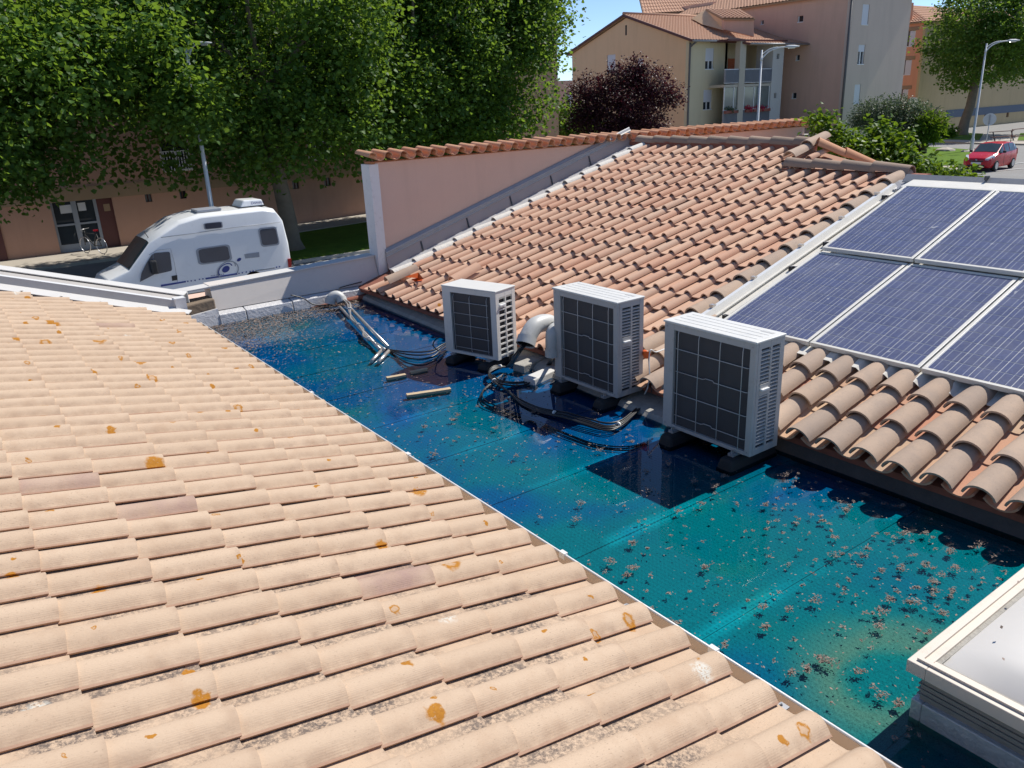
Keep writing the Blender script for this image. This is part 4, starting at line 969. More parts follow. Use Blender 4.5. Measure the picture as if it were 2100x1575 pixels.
for i in range(nx+1):
    for j in range(ny+1):
        u, v = i/nx, j/ny; h = .12*(1-(2*u-1)**4)**.6*(1-(2*v-1)**4)**.6 if 0 < u < 1 and 0 < v < 1 else 0
        vs.append((xa+(xb-xa)*u, ya+(yb-ya)*v, ZS-.02+h))
mb.add(vs, [(i*(ny+1)+j, (i+1)*(ny+1)+j, (i+1)*(ny+1)+j+1, i*(ny+1)+j+1) for i in range(nx) for j in range(ny)], True)
mb.build('dome', M['dome'], sk)
MB().box((xa, ya, ZS-.08), (xb, yb, ZS-.03)).build('inner_plate', M['dome'], sk)
for px, py, w in ((2055, 1290, .02), (2060, 1355, .012), (2090, 1197, .018)):
    p = at(px, py, z=ZS+.10); o = tagit(MB().quad(p, p+Vector((w, .004, .002)), p+Vector((w, .014, .004)), p+Vector((0, .01, .002))).build('fallen_petal', M['debris']), 'tiny %s scrap lying on the white skylight dome' % {2055: 'dark', 2060: 'pale lower', 2090: 'pale upper'}[px], 'petal')
    o['tint'] = 0.0 if px == 2055 else 1.0

# ---------------------------------------------------------------- floating blossom litter
def litter():
    V, Fc, T = [], [], []
    def flake(c, s, t, flat):
        a = rng.uniform(0, 2*math.pi); tilt = float(np.clip(rng.normal(0, .12 if flat else .5), -.9, .9)); roll = float(np.clip(rng.normal(0, .12 if flat else .5), -.9, .9))
        u = np.array([math.cos(a), math.sin(a), math.tan(tilt)*.5]); w = np.array([-math.sin(a), math.cos(a), math.tan(roll)*.5])
        b = len(V); l, m = s*rng.uniform(.6, 1.3), s*rng.uniform(.3, .6)
        for p in (c-u*l, c+w*m+np.array([0, 0, s*.12]), c+u*l, c-w*m): q = p.copy(); q[2] = max(q[2], ZW+.0012); V.append(q)
        Fc.append((b, b+1, b+2, b+3)); T.append(t)
    def clump(x, y, R_, n, t):
        for _ in range(n):
            d = rng.normal(0, R_*.34, 2)
            flake(np.array([x+d[0], y+d[1]*.8, ZW+.003+abs(rng.normal(0, R_*.22))]), rng.uniform(.0045, .0105), min(1, max(0, rng.normal(t, .25))), False)
    blocked = [(4.56, 3.30, 5.2, 4.4), (4.7, 4.9, 5.3, 6.0), (4.35, 6.7, 5.2, 7.6), (X0-.02, Y0-2.1, X0+1.3, Y0+.02)]
    def free(x, y): return not any(a < x < c and b < y < d for a, b, c, d in blocked)
    dens = lambda x, y: .5+.5*math.sin(1.9*x+.8*y+1)*math.sin(1.3*y-.9*x)
    n = 0
    while n < 400:                                  # clusters, thickest in the near right half
        x = rng.uniform(2.66, 5.02); y = rng.uniform(.4, 6.2)
        wgt = (.16+.84*max(0, 1-y/4.2))*(.35+.65*min(1, max(0, (x-2.7)/1.3)))*(.3+.7*dens(x, y))
        if rng.random() > wgt or not free(x, y): continue
        big_ = rng.random() < .18
        clump(x, y, rng.uniform(.018, .03) if not big_ else rng.uniform(.035, .055), int(rng.integers(9, 22) if not big_ else rng.integers(40, 80)), .55); n += 1
    for _ in range(5200):                           # single petals everywhere
        x = rng.uniform(2.66, 5.05); y = rng.uniform(.3, 10.8)
        if rng.random() > .25+.75*dens(x*1.3, y*1.1) or not free(x, y): continue
        flake(np.array([x, y, ZW+.003]), rng.uniform(.004, .011) if y < 5 else rng.uniform(.008, .016), rng.random(), True)
    for _ in range(6500):                           # thick drift in the far corner
        x = rng.uniform(2.7, 5.0); y = 11.02-abs(rng.normal(0, .85))
        w = math.exp(-((x-2.9)/.75)**2)+.55*math.exp(-((y-10.8)/.42)**2)
        if rng.random() > w*1.25: continue
        flake(np.array([x, y, ZW+.003+abs(rng.normal(0, .004))]), rng.uniform(.010, .022), rng.uniform(0, .8), rng.random() < .7)
    me = bpy.data.meshes.new('blossom_litter'); me.from_pydata([tuple(v) for v in V], [], Fc)
    a = me.attributes.new('tint', 'FLOAT', 'FACE'); a.data.foreach_set('value', T); me.materials.append(M['debris'])
    return tagit(link(bpy.data.objects.new('blossom_litter', me)), 'dry brownish blossom litter floating on the blue water', 'litter', None, 'stuff')
litter()
# ---------------------------------------------------------------- ground, roads, lawns
def ground_sheet():
    xs = [-800, -60, -20, 0, 14, 20, 28, 36, 46, 70, 110, 200, 900]; ys = [-800, -60, 0, 20, 40, 60, 100, 200, 900]
    v = [(x, y, gz(x)-.02) for x in xs for y in ys]; m = len(ys)
    o = MB().add(v, [(i*m+j, (i+1)*m+j, (i+1)*m+j+1, i*m+j+1) for i in range(len(xs)-1) for j in range(m-1)]).build('ground', M['asphalt'])
    return tagit(o, kind='structure')
ground_sheet()
def sheet(name, poly, mat, up, th=None, kind='structure', divx=2.0):
    """ground patch following the street's slope; poly as (x, y)"""
    bm = bmesh.new(); vs = [bm.verts.new((x, y, 0)) for x, y in poly]; bm.faces.new(vs)
    for x in (14, 46): bmesh.ops.bisect_plane(bm, geom=bm.verts[:]+bm.edges[:]+bm.faces[:], plane_co=(x, 0, 0), plane_no=(1, 0, 0))
    for v in bm.verts: v.co.z = gz(v.co.x)+up
    if th:
        r = bmesh.ops.extrude_face_region(bm, geom=bm.faces[:])
        for g in r['geom']:
            if isinstance(g, bmesh.types.BMVert): g.co.z -= th
    bmesh.ops.recalc_face_normals(bm, faces=bm.faces)
    me = bpy.data.meshes.new(name); bm.to_mesh(me); bm.free(); me.materials.append(mat)
    return tagit(link(bpy.data.objects.new(name, me)), kind=kind)
sheet('pavement', [(-30, 35.6), (11.5, 35.6), (11.5, 36.1), (45, 36.1), (45, 38.6), (-30, 38.6)], M['pavement'], .10, .14)
sheet('lawn', [(11.0, 29.0), (40, 29.0), (40, 36.05), (11.0, 36.05)], M['grass'], .07, .1)
sheet('kerb', [(10.8, 28.85), (40, 28.85), (40, 28.98), (10.8, 28.98)], M['kerb'], .09, .14)
def gat(px, py, dz=0.0):
    d = Vector(ray(px, py)); t = -30/d.z if d.z < 0 else 100
    for _ in range(30):
        p = d*t; t = (gz(p.x)+dz)/d.z
    return d*t
# right-hand green with kerb and pavement
lw = [gat(1700, 345), gat(1968, 342), gat(1996, 326), gat(1985, 309), gat(1900, 303), gat(1780, 300)]
sheet('lawn', [(p.x, p.y) for p in lw], M['grass'], .10, .14)
pv = [gat(1700, 360), gat(1960, 352), gat(1978, 338), gat(2003, 322), gat(1996, 306), gat(1985, 309), gat(1996, 326), gat(1968, 342), gat(1700, 345)]
sheet('pavement', [(p.x, p.y) for p in pv], M['pavement'], .07, .14)
fv = [gat(1840, 289), gat(1900, 290), gat(1985, 295), gat(2100, 297.5), gat(2260, 299), gat(2260, 279), gat(2000, 277), gat(1840, 272)]
sheet('pavement', [(p.x, p.y) for p in fv], M['pavement'], .10, .14)
f2 = [gat(1840, 287), gat(1910, 288), gat(2008, 290), gat(2016, 277), gat(1900, 272), gat(1840, 270)]
sheet('lawn', [(p.x, p.y) for p in f2], M['grass'], .14, .03)
f3 = [gat(2086, 291), gat(2240, 293), gat(2240, 277), gat(2092, 276)]
sheet('lawn', [(p.x, p.y) for p in f3], M['grass'], .14, .03)
for a, b in ((gat(2010, 345), gat(2100, 333)), (gat(2030, 352), gat(2100, 345))):
    d = (b-a).normalized(); s = Vector((-d.y, d.x, 0))*.07; q = [a-s, b-s, b+s, a+s]
    sheet('road_marking', [(p.x, p.y) for p in q], M['white_paint'], .004)
for px, py, r_ in ((1940, 309, .7), (1980, 311, .35)):
    p = gat(px, py, .1); t = thing('boulder', 'pale flat stone on the edge of the bright lawn' if px == 1940 else 'small pale stone on the lawn near the right lamp post', 'rock', p)
    bm = bmesh.new(); bmesh.ops.create_icosphere(bm, subdivisions=2, radius=r_)
    for v in bm.verts: v.co = Vector((v.co.x, v.co.y, v.co.z*.35))*rng.uniform(.85, 1.1)+p
    me = bpy.data.meshes.new('stone'); bm.to_mesh(me); bm.free(); me.materials.append(M['pavement']); link(bpy.data.objects.new('stone', me), t)

# ---------------------------------------------------------------- trees
def leaf_cloud(name, mat, root, blobs, nleaf, size, clump=.35, per=14, shell=.62, droop=.3, narrow=.5, kind=None, seed=1, elong=1.0):
    """leaf-sized folded faces gathered in twig clumps through the crown's volume; blobs = [(centre, (rx, ry, rz))]"""
    g = np.random.default_rng(seed)
    vol = np.array([b[1][0]*b[1][1]*b[1][2] for b in blobs])**(2/3); vol = vol/vol.sum()
    nc = nleaf//per; bi = g.choice(len(blobs), nc, p=vol)
    d = g.normal(size=(nc, 3)); d /= np.linalg.norm(d, axis=1)[:, None]
    rad = shell+(1.06-shell)*g.random(nc)**.7
    inner = g.random(nc) < .18; rad[inner] = g.random(inner.sum())*shell
    cen = np.array([b[0] for b in blobs])[bi]; rr = np.array([b[1] for b in blobs])[bi]
    c = cen+d*rr*rad[:, None]
    ok = np.ones(nc, bool)
    n = nc*per; base = np.repeat(c, per, axis=0)+g.normal(size=(n, 3))*clump*np.array([1, 1, .75])
    out = np.repeat(d, per, axis=0)
    # leaf frame: the blade hangs outward and down, face turned up and out
    ax = out*np.array([1, 1, .4])+g.normal(size=(n, 3))*.7; ax[:, 2] -= droop; ax /= np.linalg.norm(ax, axis=1)[:, None]
    up = np.array([0, 0, 1.0])+out*.45+g.normal(size=(n, 3))*.55; sd = np.cross(ax, up); sd /= np.linalg.norm(sd, axis=1)[:, None]; nr = np.cross(sd, ax)
    s = size*g.uniform(.55, 1.25, n)[:, None]
    a = ax*s*elong; w = sd*s*narrow; f = nr*s*.16
    v = np.stack([base, base+a*.30+w*1.0+f, base+a*.72+w*.62+f*.6, base+a, base+a*.72-w*.62+f*.6, base+a*.30-w*1.0+f], 1).reshape(-1, 3)
    idx = np.arange(n)[:, None]*6
    fc = np.concatenate([idx+np.array([[0, 1, 2, 3]]), idx+np.array([[0, 3, 4, 5]])], 1).reshape(-1, 4)
    me = bpy.data.meshes.new(name); me.vertices.add(len(v)); me.vertices.foreach_set('co', v.ravel().astype(np.float32))
    me.loops.add(len(fc)*4); me.loops.foreach_set('vertex_index', fc.ravel().astype(np.int32))
    me.polygons.add(len(fc)); me.polygons.foreach_set('loop_start', np.arange(0, len(fc)*4, 4, dtype=np.int32)); me.polygons.foreach_set('loop_total', np.full(len(fc), 4, np.int32))
    t = np.clip(np.repeat(g.random(nc), per)*.5+g.random(n)*.5, 0, 1); at_ = me.attributes.new('tint', 'FLOAT', 'FACE'); at_.data.foreach_set('value', np.repeat(t, 2).astype(np.float32))
    me.update(calc_edges=True); me.validate(); me.materials.append(mat)
    o = bpy.data.objects.new(name, me)
    if kind: o['kind'] = kind
    return link(o, root)
def trunk(root, base, top, r0, r1, mat, lean=.15, limbs=(), seed=0):
    g = np.random.default_rng(seed); base = Vector(base); top = Vector(top); n = 7; P = []; Rr = []
    for i in range(n):
        t = i/(n-1); p = base.lerp(top, t)+Vector((g.normal(0, lean*.3), g.normal(0, lean*.3), 0))*(0 if i == 0 else 1); P.append(p)
        Rr.append(r0+(r1-r0)*t+(r0*.55 if i == 0 else 0))
    P.insert(1, base.lerp(top, .06)); Rr.insert(1, r0*1.08)
    MB().tube(P, Rr, 12).build('trunk', mat, root)
    for e, rl in limbs:
        e = Vector(e); s = P[-2]; m_ = s.lerp(e, .5)+Vector((g.normal(0, .3), g.normal(0, .3), .3))
        MB().tube([s, s.lerp(m_, .5), m_, e], [rl, rl*.75, rl*.55, rl*.2], 8).build('limb', mat, root)
def crown_blobs(c, rx, ry, rzz, n, seed, sub=(.2, .4)):
    g = np.random.default_rng(seed); out = [((c[0], c[1], c[2]), (rx*.72, ry*.72, rzz*.72))]
    for i in range(n):
        d = g.normal(size=3); d /= np.linalg.norm(d); q = g.uniform(*sub)
        out.append(((c[0]+d[0]*rx*.68, c[1]+d[1]*ry*.68, c[2]+d[2]*rzz*.68), (rx*q, ry*q, rzz*q*.9)))
    return out
def plane_tree(label, base, c, rx, ry, rzz, nleaf, seed, size=.15, r0=.3, extra=(), nb=30):
    t = thing('plane_tree', label, 'tree', base, 'plane trees')
    bl = crown_blobs(c, rx, ry, rzz, nb, seed)+list(extra)
    trunk(t, base, (c[0], c[1], c[2]-rzz*.2), r0, r0*.6, M['bark'], .2, [((c[0]+rx*.6*math.cos(a), c[1]+ry*.6*math.sin(a), c[2]+rzz*(.2+.2*(i % 2))), r0*.42) for i, a in enumerate((.3, 1.7, 3.0, 4.4, 5.5))], seed)
    leaf_cloud('crown', M['plane_leaf'], t, bl, int(nleaf*1.25), size*1.04, .37, 26, .70, seed=seed, narrow=.58)
    return t
plane_tree('broad plane tree standing behind the white camper van', (11.9, 31.7, G), (11.4, 31.2, 3.0), 6.2, 5.0, 5.7, 52000, 3, .155, .36,
           [((7.6, 30.6, -.2), (2.6, 2.2, 1.9)), ((14.6, 30.4, -.4), (3.0, 2.2, 1.9)), ((11.2, 29.6, -1.2), (2.6, 1.8, 1.5)), ((16.4, 31, .6), (2.3, 2.0, 2.0)), ]+[((7.55, 27.4, -.1), (.9, .5, .55)), ((7.4, 27.3, .75), (.9, .5, .5)), ((6.9, 27.2, 2.3), (1.1, .6, .6))]*4)
plane_tree('dark plane tree at the left edge with foliage hanging over the entrance door', (-.6, 30.8, G), (.9, 29.6, 2.7), 5.6, 4.6, 5.6, 46000, 5, .15, .36,
           [((.5, 28.6, -1.2), (2.4, 1.8, 1.3)), ((3.3, 29.2, -.7), (2.0, 1.6, 1.4)), ((-2.2, 28.6, -1.2), (2.4, 1.8, 1.3)), ((4.6, 29.4, 1.5), (2.1, 1.8, 2.2))])
plane_tree('plane tree rising behind the left half of the pink wall', (18.6, 33.6, G), (18.8, 33.0, 3.0), 5.2, 4.6, 5.6, 40000, 8, .15, .33,
           [((16.2, 31.8, -.6), (2.4, 2.0, 1.7)), ((20.6, 32, -.7), (2.6, 2.0, 1.6))])
plane_tree('bright sunlit plane tree left of the gabled building', (23.4, 34.6, G), (22.5, 33.6, 3.4), 4.7, 4.4, 5.9, 42000, 9, .15, .3,
           [((23.8, 32.4, .6), (2.6, 2.2, 2.4)), ((24.8, 32.6, 4.2), (2.2, 2.0, 2.2)), ((22.0, 31.8, -.8), (2.4, 1.8, 1.4))])
plane_tree('round plane tree in front of the orange building at the right edge', (79.5, 37.4, gz(79)), (81.0, 37.2, 4.3), 6.3, 6.0, 5.4, 30000, 12, .2, .45,
           [((82, 35, 9.0), (3.5, 3, 2.2)), ((78, 36, 2.0), (3.4, 3, 2.4)), ((84.5, 34.5, 3.0), (3.4, 3.2, 3.2))])
# purple plum
def at_dist(px, py, D):
    d = Vector(ray(px, py)); return d*(D/math.hypot(d.x, d.y))
pc = at_dist(1277, 205, 41); pb = Vector((pc.x, pc.y, gz(pc.x)))
pt = thing('plum_tree', 'dark purple-leaved plum tree before the tan gable wall', 'tree', pb)
trunk(pt, pb, pc+Vector((0, 0, -.5)), .16, .1, M['dark_bark'], .15, [(pc+Vector((a, b, c)), .06) for a, b, c in ((1.3, -.6, .6), (-1.2, .4, .7), (.5, 1, 1.2), (-.3, -1.1, .5))], 4)
leaf_cloud('crown', M['plum_leaf'], pt, [(tuple(pc+Vector(o)), r_) for o, r_ in (((0, 0, -.2), (1.7, 1.5, 1.5)), ((-1.3, .9, .25), (1.1, 1, 1.0)), ((1.0, -.8, .5), (1.0, 1, 1.1)), ((.1, 0, 1.0), (.9, .9, .75)), ((.55, -.4, 1.35), (.5, .5, .6)), ((1.75, -1.3, .1), (.8, .7, .6)), ((-1.6, 1.1, -.8), (.9, .8, .6)), ((.8, -.6, -1.2), (1.3, 1.2, .8)), ((-.6, .4, -1.4), (1.3, 1.2, .9)))], 27000, .105, .17, 12, .45, seed=21, narrow=.45)
# fig tree behind the ridge
fc_ = at_dist(1800, 300, 19.5); fb = Vector((fc_.x, fc_.y, gz(fc_.x)))
ft = thing('fig_tree', 'bright green broad-leaved fig tree just behind the roof ridge', 'tree', fb)
trunk(ft, fb, fc_+Vector((0, 0, -.7)), .12, .08, M['bark'], .1, [(at_dist(1700, 285, 19), .05), (at_dist(1790, 260, 19.5), .05), (at_dist(1880, 320, 19), .05)], 6)
leaf_cloud('crown', M['fig_leaf'], ft, [(tuple(at_dist(px, py, D)), r_) for px, py, D, r_ in ((1706, 285, 18.6, (.30, .3, .28)), (1684, 246, 18.6, (.13, .2, .16)), (1740, 306, 18.8, (.5, .5, .26)), (1802, 282, 19.4, (.32, .35, .30)), (1790, 330, 19.2, (.65, .6, .30)), (1840, 325, 19.2, (.4, .5, .28)), (1850, 292, 19.4, (.2, .2, .16)), (1885, 350, 18.8, (.5, .5, .16)), (1935, 362, 18.4, (.45, .4, .08)), (1975, 364, 18.2, (.3, .3, .05)))], 6000, .115, .12, 6, .3, seed=31, narrow=.42, droop=.35)
# olive with several stems, small yellow shrub, spiky shrub
oc_ = at_dist(1835, 246, 63); ob = gat(1884, 318)
ot = thing('olive_tree', 'grey-green olive tree with several dark stems on the lawn', 'tree', ob)
for i in range(5):
    b0 = ob+Vector((rng.normal(0, .35), rng.normal(0, .25), 0)); e = oc_+Vector((rng.normal(.8, 1.2), rng.normal(-.6, .8), rng.normal(-.4, .3)))
    MB().tube([b0, b0.lerp(e, .35)+Vector((rng.normal(0, .15), 0, 0)), b0.lerp(e, .7), e], [.26, .2, .14, .06], 8).build('stem', M['dark_bark'], ot)
leaf_cloud('crown', M['olive_leaf'], ot, [(tuple(at_dist(px, py, 63)), r_) for px, py, r_ in ((1800, 232, (1.5, 1.4, .95)), (1850, 228, (1.7, 1.5, .85)), (1890, 245, (1.1, 1.2, .9)), (1775, 250, (.9, 1, .6)), (1835, 256, (1.7, 1.5, .8)), (1880, 262, (1.1, 1.1, .7)))], 15000, .15, .24, 12, .4, seed=41, narrow=.24, elong=1.3)
sp_ = gat(1912, 285); st_ = thing('shrub', 'spiky green shrub between the olive tree and the street', 'shrub', sp_)
leaf_cloud('foliage', M['fig_leaf'], st_, [(tuple(at_dist(1908, 258, 62)), (.8, .8, .9)), (tuple(at_dist(1890, 272, 62)), (.8, .8, .6))], 1500, .35, .2, 8, .2, seed=42, narrow=.14, elong=1.3)
ys_ = gat(1935, 286); yt = thing('shrub', 'low yellow-green shrub at the foot of the orange wall', 'shrub', ys_)
leaf_cloud('foliage', M['fig_leaf'], yt, [(tuple(ys_+Vector((0, 0, .6))), (1.0, .8, .6))], 900, .25, .2, 8, .3, seed=43)
hb_ = at_dist(1150, 262, 55); ht = thing('hedge', 'low green hedge before the parked cars far off', 'hedge', Vector((hb_.x, hb_.y, gz(40))))
leaf_cloud('foliage', M['plane_leaf'], ht, [(tuple(at_dist(px, py, 52)), r_) for px, py, r_ in ((1165, 262, (1.0, 1, .9)), (1190, 262, (1.0, 1, .8)), (1135, 268, (1.0, 1, .6)), (1155, 225, (1.4, .8, .35)), (1215, 268, (1.2, 1, .6)))], 2600, .2, .25, 8, .4, seed=44)

# ---------------------------------------------------------------- street lamps, signs
def lamp(label, base, top, armdir, arm=1.5, hs=1.0):
    base, top = Vector(base), Vector(top); t = thing('street_lamp', label, 'street lamp', base, 'street lamps'); H = top.z-base.z
    MB().tube([base, base+Vector((0, 0, .9)), base+Vector((0, 0, .95)), top+Vector((0, 0, .25))], [.12, .12, .085, .05], 12).build('pole', M['galvanised'], t)
    d = Vector(armdir).normalized()
    MB().tube(smooth([top-Vector((0, 0, .25)), top+d*arm*.25+Vector((0, 0, .12)), top+d*arm*.6+Vector((0, 0, .32)), top+d*arm+Vector((0, 0, .36))], 4), .04, 8).build('arm', M['galvanised'], t)
    MB().tube(smooth([top+Vector((0, 0, .0)), top+d*arm*.3+Vector((0, 0, .28)), top+d*arm*.62+Vector((0, 0, .36))], 4), .028, 8).build('arm_brace', M['galvanised'], t)
    MB().tube([top-Vector((0, 0, .32)), top-Vector((0, 0, .2))], .075, 10).build('collar', M['galvanised'], t)
    h = top+d*arm+Vector((0, 0, .36)); s = Vector((-d.y, d.x, 0)); ring = []
    for f, w, dz in ((-.15, .07, .05), (.05, .13, .08), (.4, .15, .07), (.66, .08, .03)):
        ring.append([h+(d*f+s*w*math.cos(R(a))+Vector((0, 0, dz*.2+math.sin(R(a))*dz)))*hs for a in range(0, 360, 45)])
    vs = [p for r_ in ring for p in r_]; fs = [(8*i+k, 8*i+(k+1) % 8, 8*i+8+(k+1) % 8, 8*i+8+k) for i in range(3) for k in range(8)]+[tuple(range(7, -1, -1)), tuple(range(24, 32))]
    hd = MB().add(vs, fs, True).build('lamp_head', M['galvanised'], t)
    gl = [[p-Vector((0, 0, .015)) for p in ring[i][4:8]+[ring[i][0]]] for i in (1, 2)]
    MB().add([p-Vector((0, 0, .03)) for r_ in gl for p in r_], [(k, k+1, 6+k, 5+k) for k in range(4)], True).build('lamp_glass', M['lamp_glass'], t)
    return t
camr = Vector((_r0[0], _r0[1], 0))
lamp('white street lamp rising through the tree behind the camper van', (7.95, 28.2, G), (7.95, 28.2, 1.85), camr, .5, .55)
q = at_dist(1562, 112, 52); lamp('street lamp standing in front of the balconies of the gabled building', (q.x, q.y, gz(q.x)), q, camr, 1.5)
q = gat(1991, 312); lamp('tall street lamp on the lawn above the red car', q, (q.x, q.y, .034*math.hypot(q.x, q.y)), camr, 1.55)
lq = at(635, 8, y=30.5)
b = gat(2021, 302); tp = at_dist(2030, 245, math.hypot(b.x, b.y)); sg = thing('road_sign', 'round road sign seen from behind on a thin post', 'road sign', b)
MB().tube([b, Vector((b.x, b.y, tp.z+.35))], .035, 8).build('post', M['galvanised'], sg)
fd = Vector((b.x, b.y, 0)).normalized(); MB().disc(Vector((b.x, b.y, tp.z))+fd*.04, fd, .44, 24, th=.03).build('sign_plate', M['galvanised'], sg)
MB().box(Vector((b.x, b.y, tp.z))+Vector((-.03, -.03, -.35)), Vector((b.x, b.y, tp.z))+Vector((.03, .03, .35))).build('sign_bracket', M['zinc'], sg)
b = gat(2060, 292); bn = thing('bench', 'dark bench on the far pavement behind the red car', 'bench', b)
sx = Vector((.96, -.28, 0))
for z, o in ((.45, 0), (.47, .18), (.85, .35)): MB().bar(b+sx*-1.3+Vector((0, o, z)), b+sx*1.3+Vector((0, o, z)), .14, .05).build('bench_board', M['maroon'], bn)
for e in (-1.0, 1.0): MB().bar(b+sx*e, b+sx*e+Vector((0, .3, .85)), .07, .07, (1, 0, 0)).build('bench_leg', M['iron'], bn)
rl = thing('hoop_railing', 'brown hoop railing on the pavement in front of the bench', 'railing', b-Vector((0, 1.2, 0)))
p0, p1 = b-Vector((0, 1.2, 0))+sx*-1.1, b-Vector((0, 1.2, 0))+sx*1.1
MB().tube(smooth([p0, p0+Vector((0, 0, .9)), p0+sx*.15+Vector((0, 0, 1.05)), p1-sx*.15+Vector((0, 0, 1.05)), p1+Vector((0, 0, .9)), p1], 5), .035, 8).build('hoop', M['maroon'], rl)
MB().tube([p0+Vector((0, 0, .5)), p1+Vector((0, 0, .5))], .03, 8).build('crossbar', M['maroon'], rl)

# ---------------------------------------------------------------- vehicles
def loft(stations, paint, root, glass, name='body'):
    """stations: (x, [(y, z) ring of one half from the sill to the roof centre]); glass = {(station, cell)}"""
    k = len(stations[0][1]); ring = lambda st: [(st[0], -y, z) for y, z in st[1]]+[(st[0], y, z) for y, z in reversed(st[1][:-1])]
    Rn = [ring(s) for s in stations]; m = 2*k-1; vs = [p for r_ in Rn for p in r_]
    fs = [(i*m+j, i*m+j+1, (i+1)*m+j+1, (i+1)*m+j) for i in range(len(Rn)-1) for j in range(m-1)]
    fs += [(i*m, (i+1)*m, (i+1)*m+m-1, i*m+m-1) for i in range(len(Rn)-1)]
    fs += [tuple(range(m)), tuple((len(Rn)-1)*m+j for j in range(m-1, -1, -1))]
    bm = bmesh.new(); bv = [bm.verts.new(p) for p in vs]
    for f in fs:
        try: bm.faces.new([bv[i] for i in f])
        except ValueError: pass
    bmesh.ops.recalc_face_normals(bm, faces=bm.faces); me = bpy.data.meshes.new(name); bm.to_mesh(me); bm.free()
    me.polygons.foreach_set('use_smooth', [True]*len(me.polygons)); me.set_sharp_from_angle(angle=R(24)); me.materials.append(paint)
    o = bpy.data.objects.new(name, me); md = o.modifiers.new('edge', 'BEVEL'); md.width = .03; md.segments = 2; md.limit_method = 'ANGLE'; md.angle_limit = R(25); link(o, root)
    for nm, cells in glass.items():
        for (i, j0, j1, ins) in cells:
            for mirror in ((0,) if j1 == m-1-j0 else (0, 1)):
                a, b_ = (j0, j1) if not mirror else (m-1-j1, m-1-j0)
                P = [Vector(Rn[i][j]) for j in range(a, b_+1)]+[Vector(Rn[i+1][j]) for j in range(b_, a-1, -1)]
                c = sum(P, Vector())/len(P); n_ = (P[1]-P[0]).cross(P[-1]-P[0]).normalized()
                if n_.dot(c-Vector((c.x, 0, 1.0))) < 0: n_ = -n_
                q_ = [p+(c-p)*ins+n_*.012 for p in P]; h = len(q_)//2
                MB().add(q_, [(z, z+1, len(q_)-2-z, len(q_)-1-z) for z in range(h-1)]).build(nm, M['car_glass'], root)
def wheel(root, x, y, r_, w):
    s = 1 if y > 0 else -1
    wl_ = MB().tube([(x, y-s*w, r_), (x, y-s*.02, r_), (x, y, r_)], [r_, r_, r_*.93], 20).build('wheel', M['tyre'], root)
    MB().disc((x, y+s*.004, r_), (0, s, 0), r_*.66, 16, th=.012).build('rim', M['rim'], wl_)
def make_car(paint):
    t = thing('parked_car', 'x', 'car')
    def sec(w, zb, zbelt, zt, wt=.74): return [(0, zb), (.88*w, zb), (w*.99, zb+.16), (w, (zb+zbelt)/2+.08), (w*.975, zbelt), (w*wt if zt-zbelt > .2 else w*.8, zt-.05 if zt-zbelt > .2 else zt-.02), (0, zt)]
    S = [(0, sec(.55, .30, .55, .60)), (.10, sec(.72, .20, .66, .72)), (.5, sec(.785, .18, .80, .90)), (.95, sec(.795, .18, .89, .99)), (1.62, sec(.80, .18, .92, 1.43)), (2.25, sec(.80, .18, .94, 1.48)), (2.95, sec(.795, .18, .97, 1.45)), (3.28, sec(.77, .2, 1.0, 1.34)), (3.46, sec(.73, .26, .95, 1.02)), (3.52, sec(.66, .34, .8, .86))]
    loft(S, paint, t, {'windscreen': [(3, 5, 7, .05)], 'side_window': [(4, 4, 5, .1), (5, 4, 5, .1), (6, 4, 5, .2), (3, 4, 5, .16)], 'rear_window': [(7, 5, 7, .08)]})
    for x in (.68, 2.86):
        for y in (-.805, .805): wheel(t, x, y, .29, .18)
    for s in (-1, 1):
        MB().hexa([(.03, s*.40, .60), (.03, s*.60, .60), (.36, s*.77, .70), (.36, s*.62, .70), (.03, s*.42, .70), (.05, s*.62, .71), (.44, s*.765, .86), (.44, s*.62, .87)]).build('headlight', M['lamp_glass'], t, bevel=.02)
        MB().hexa([(3.40, s*.55, .75), (3.52, s*.55, .75), (3.42, s*.77, .75), (3.3, s*.77, .75), (3.36, s*.55, 1.05), (3.47, s*.55, 1.05), (3.36, s*.76, 1.05), (3.25, s*.76, 1.05)]).build('tail_light', M['red_lamp'], t)
        MB().hexa([(1.22, s*.80, .93), (1.34, s*.80, .93), (1.34, s*.95, .93), (1.24, s*.95, .93), (1.22, s*.80, 1.06), (1.34, s*.80, 1.06), (1.34, s*.95, 1.06), (1.24, s*.95, 1.06)]).build('mirror', M['black_trim'], t, bevel=.02)
        MB().box((1.55, s*.803, .30), (1.565, s*.806, .92)).build('door_seam', M['black_trim'], t); MB().box((2.45, s*.803, .30), (2.465, s*.806, .95)).build('door_seam', M['black_trim'], t)
    MB().box((-.012, -.36, .52), (.05, .36, .60)).build('upper_grille', M['black_trim'], t, bevel=.01)
    MB().box((-.02, -.45, .26), (.06, .45, .36)).build('lower_grille', M['black_trim'], t, bevel=.01)
    MB().box((-.03, -.26, .40), (.0, .26, .51)).build('number_plate', M['white_paint'], t)
    MB().disc((-.02, 0, .62), (-1, 0, 0.2), .07, 14, .045, .015).build('badge', M['rim'], t)
    return t
def put(t, p, heading): t.location = p; t.rotation_euler = (0, 0, heading)
cp = gat(1999, 352); car = make_car(M['red_paint']); car['label'] = 'small red hatchback parked by the green lawn at the right'; car.name = 'parked_car'
toc = math.atan2(-cp.y, -cp.x); put(car, cp, toc+math.pi-R(22))
car['group'] = 'parked cars'
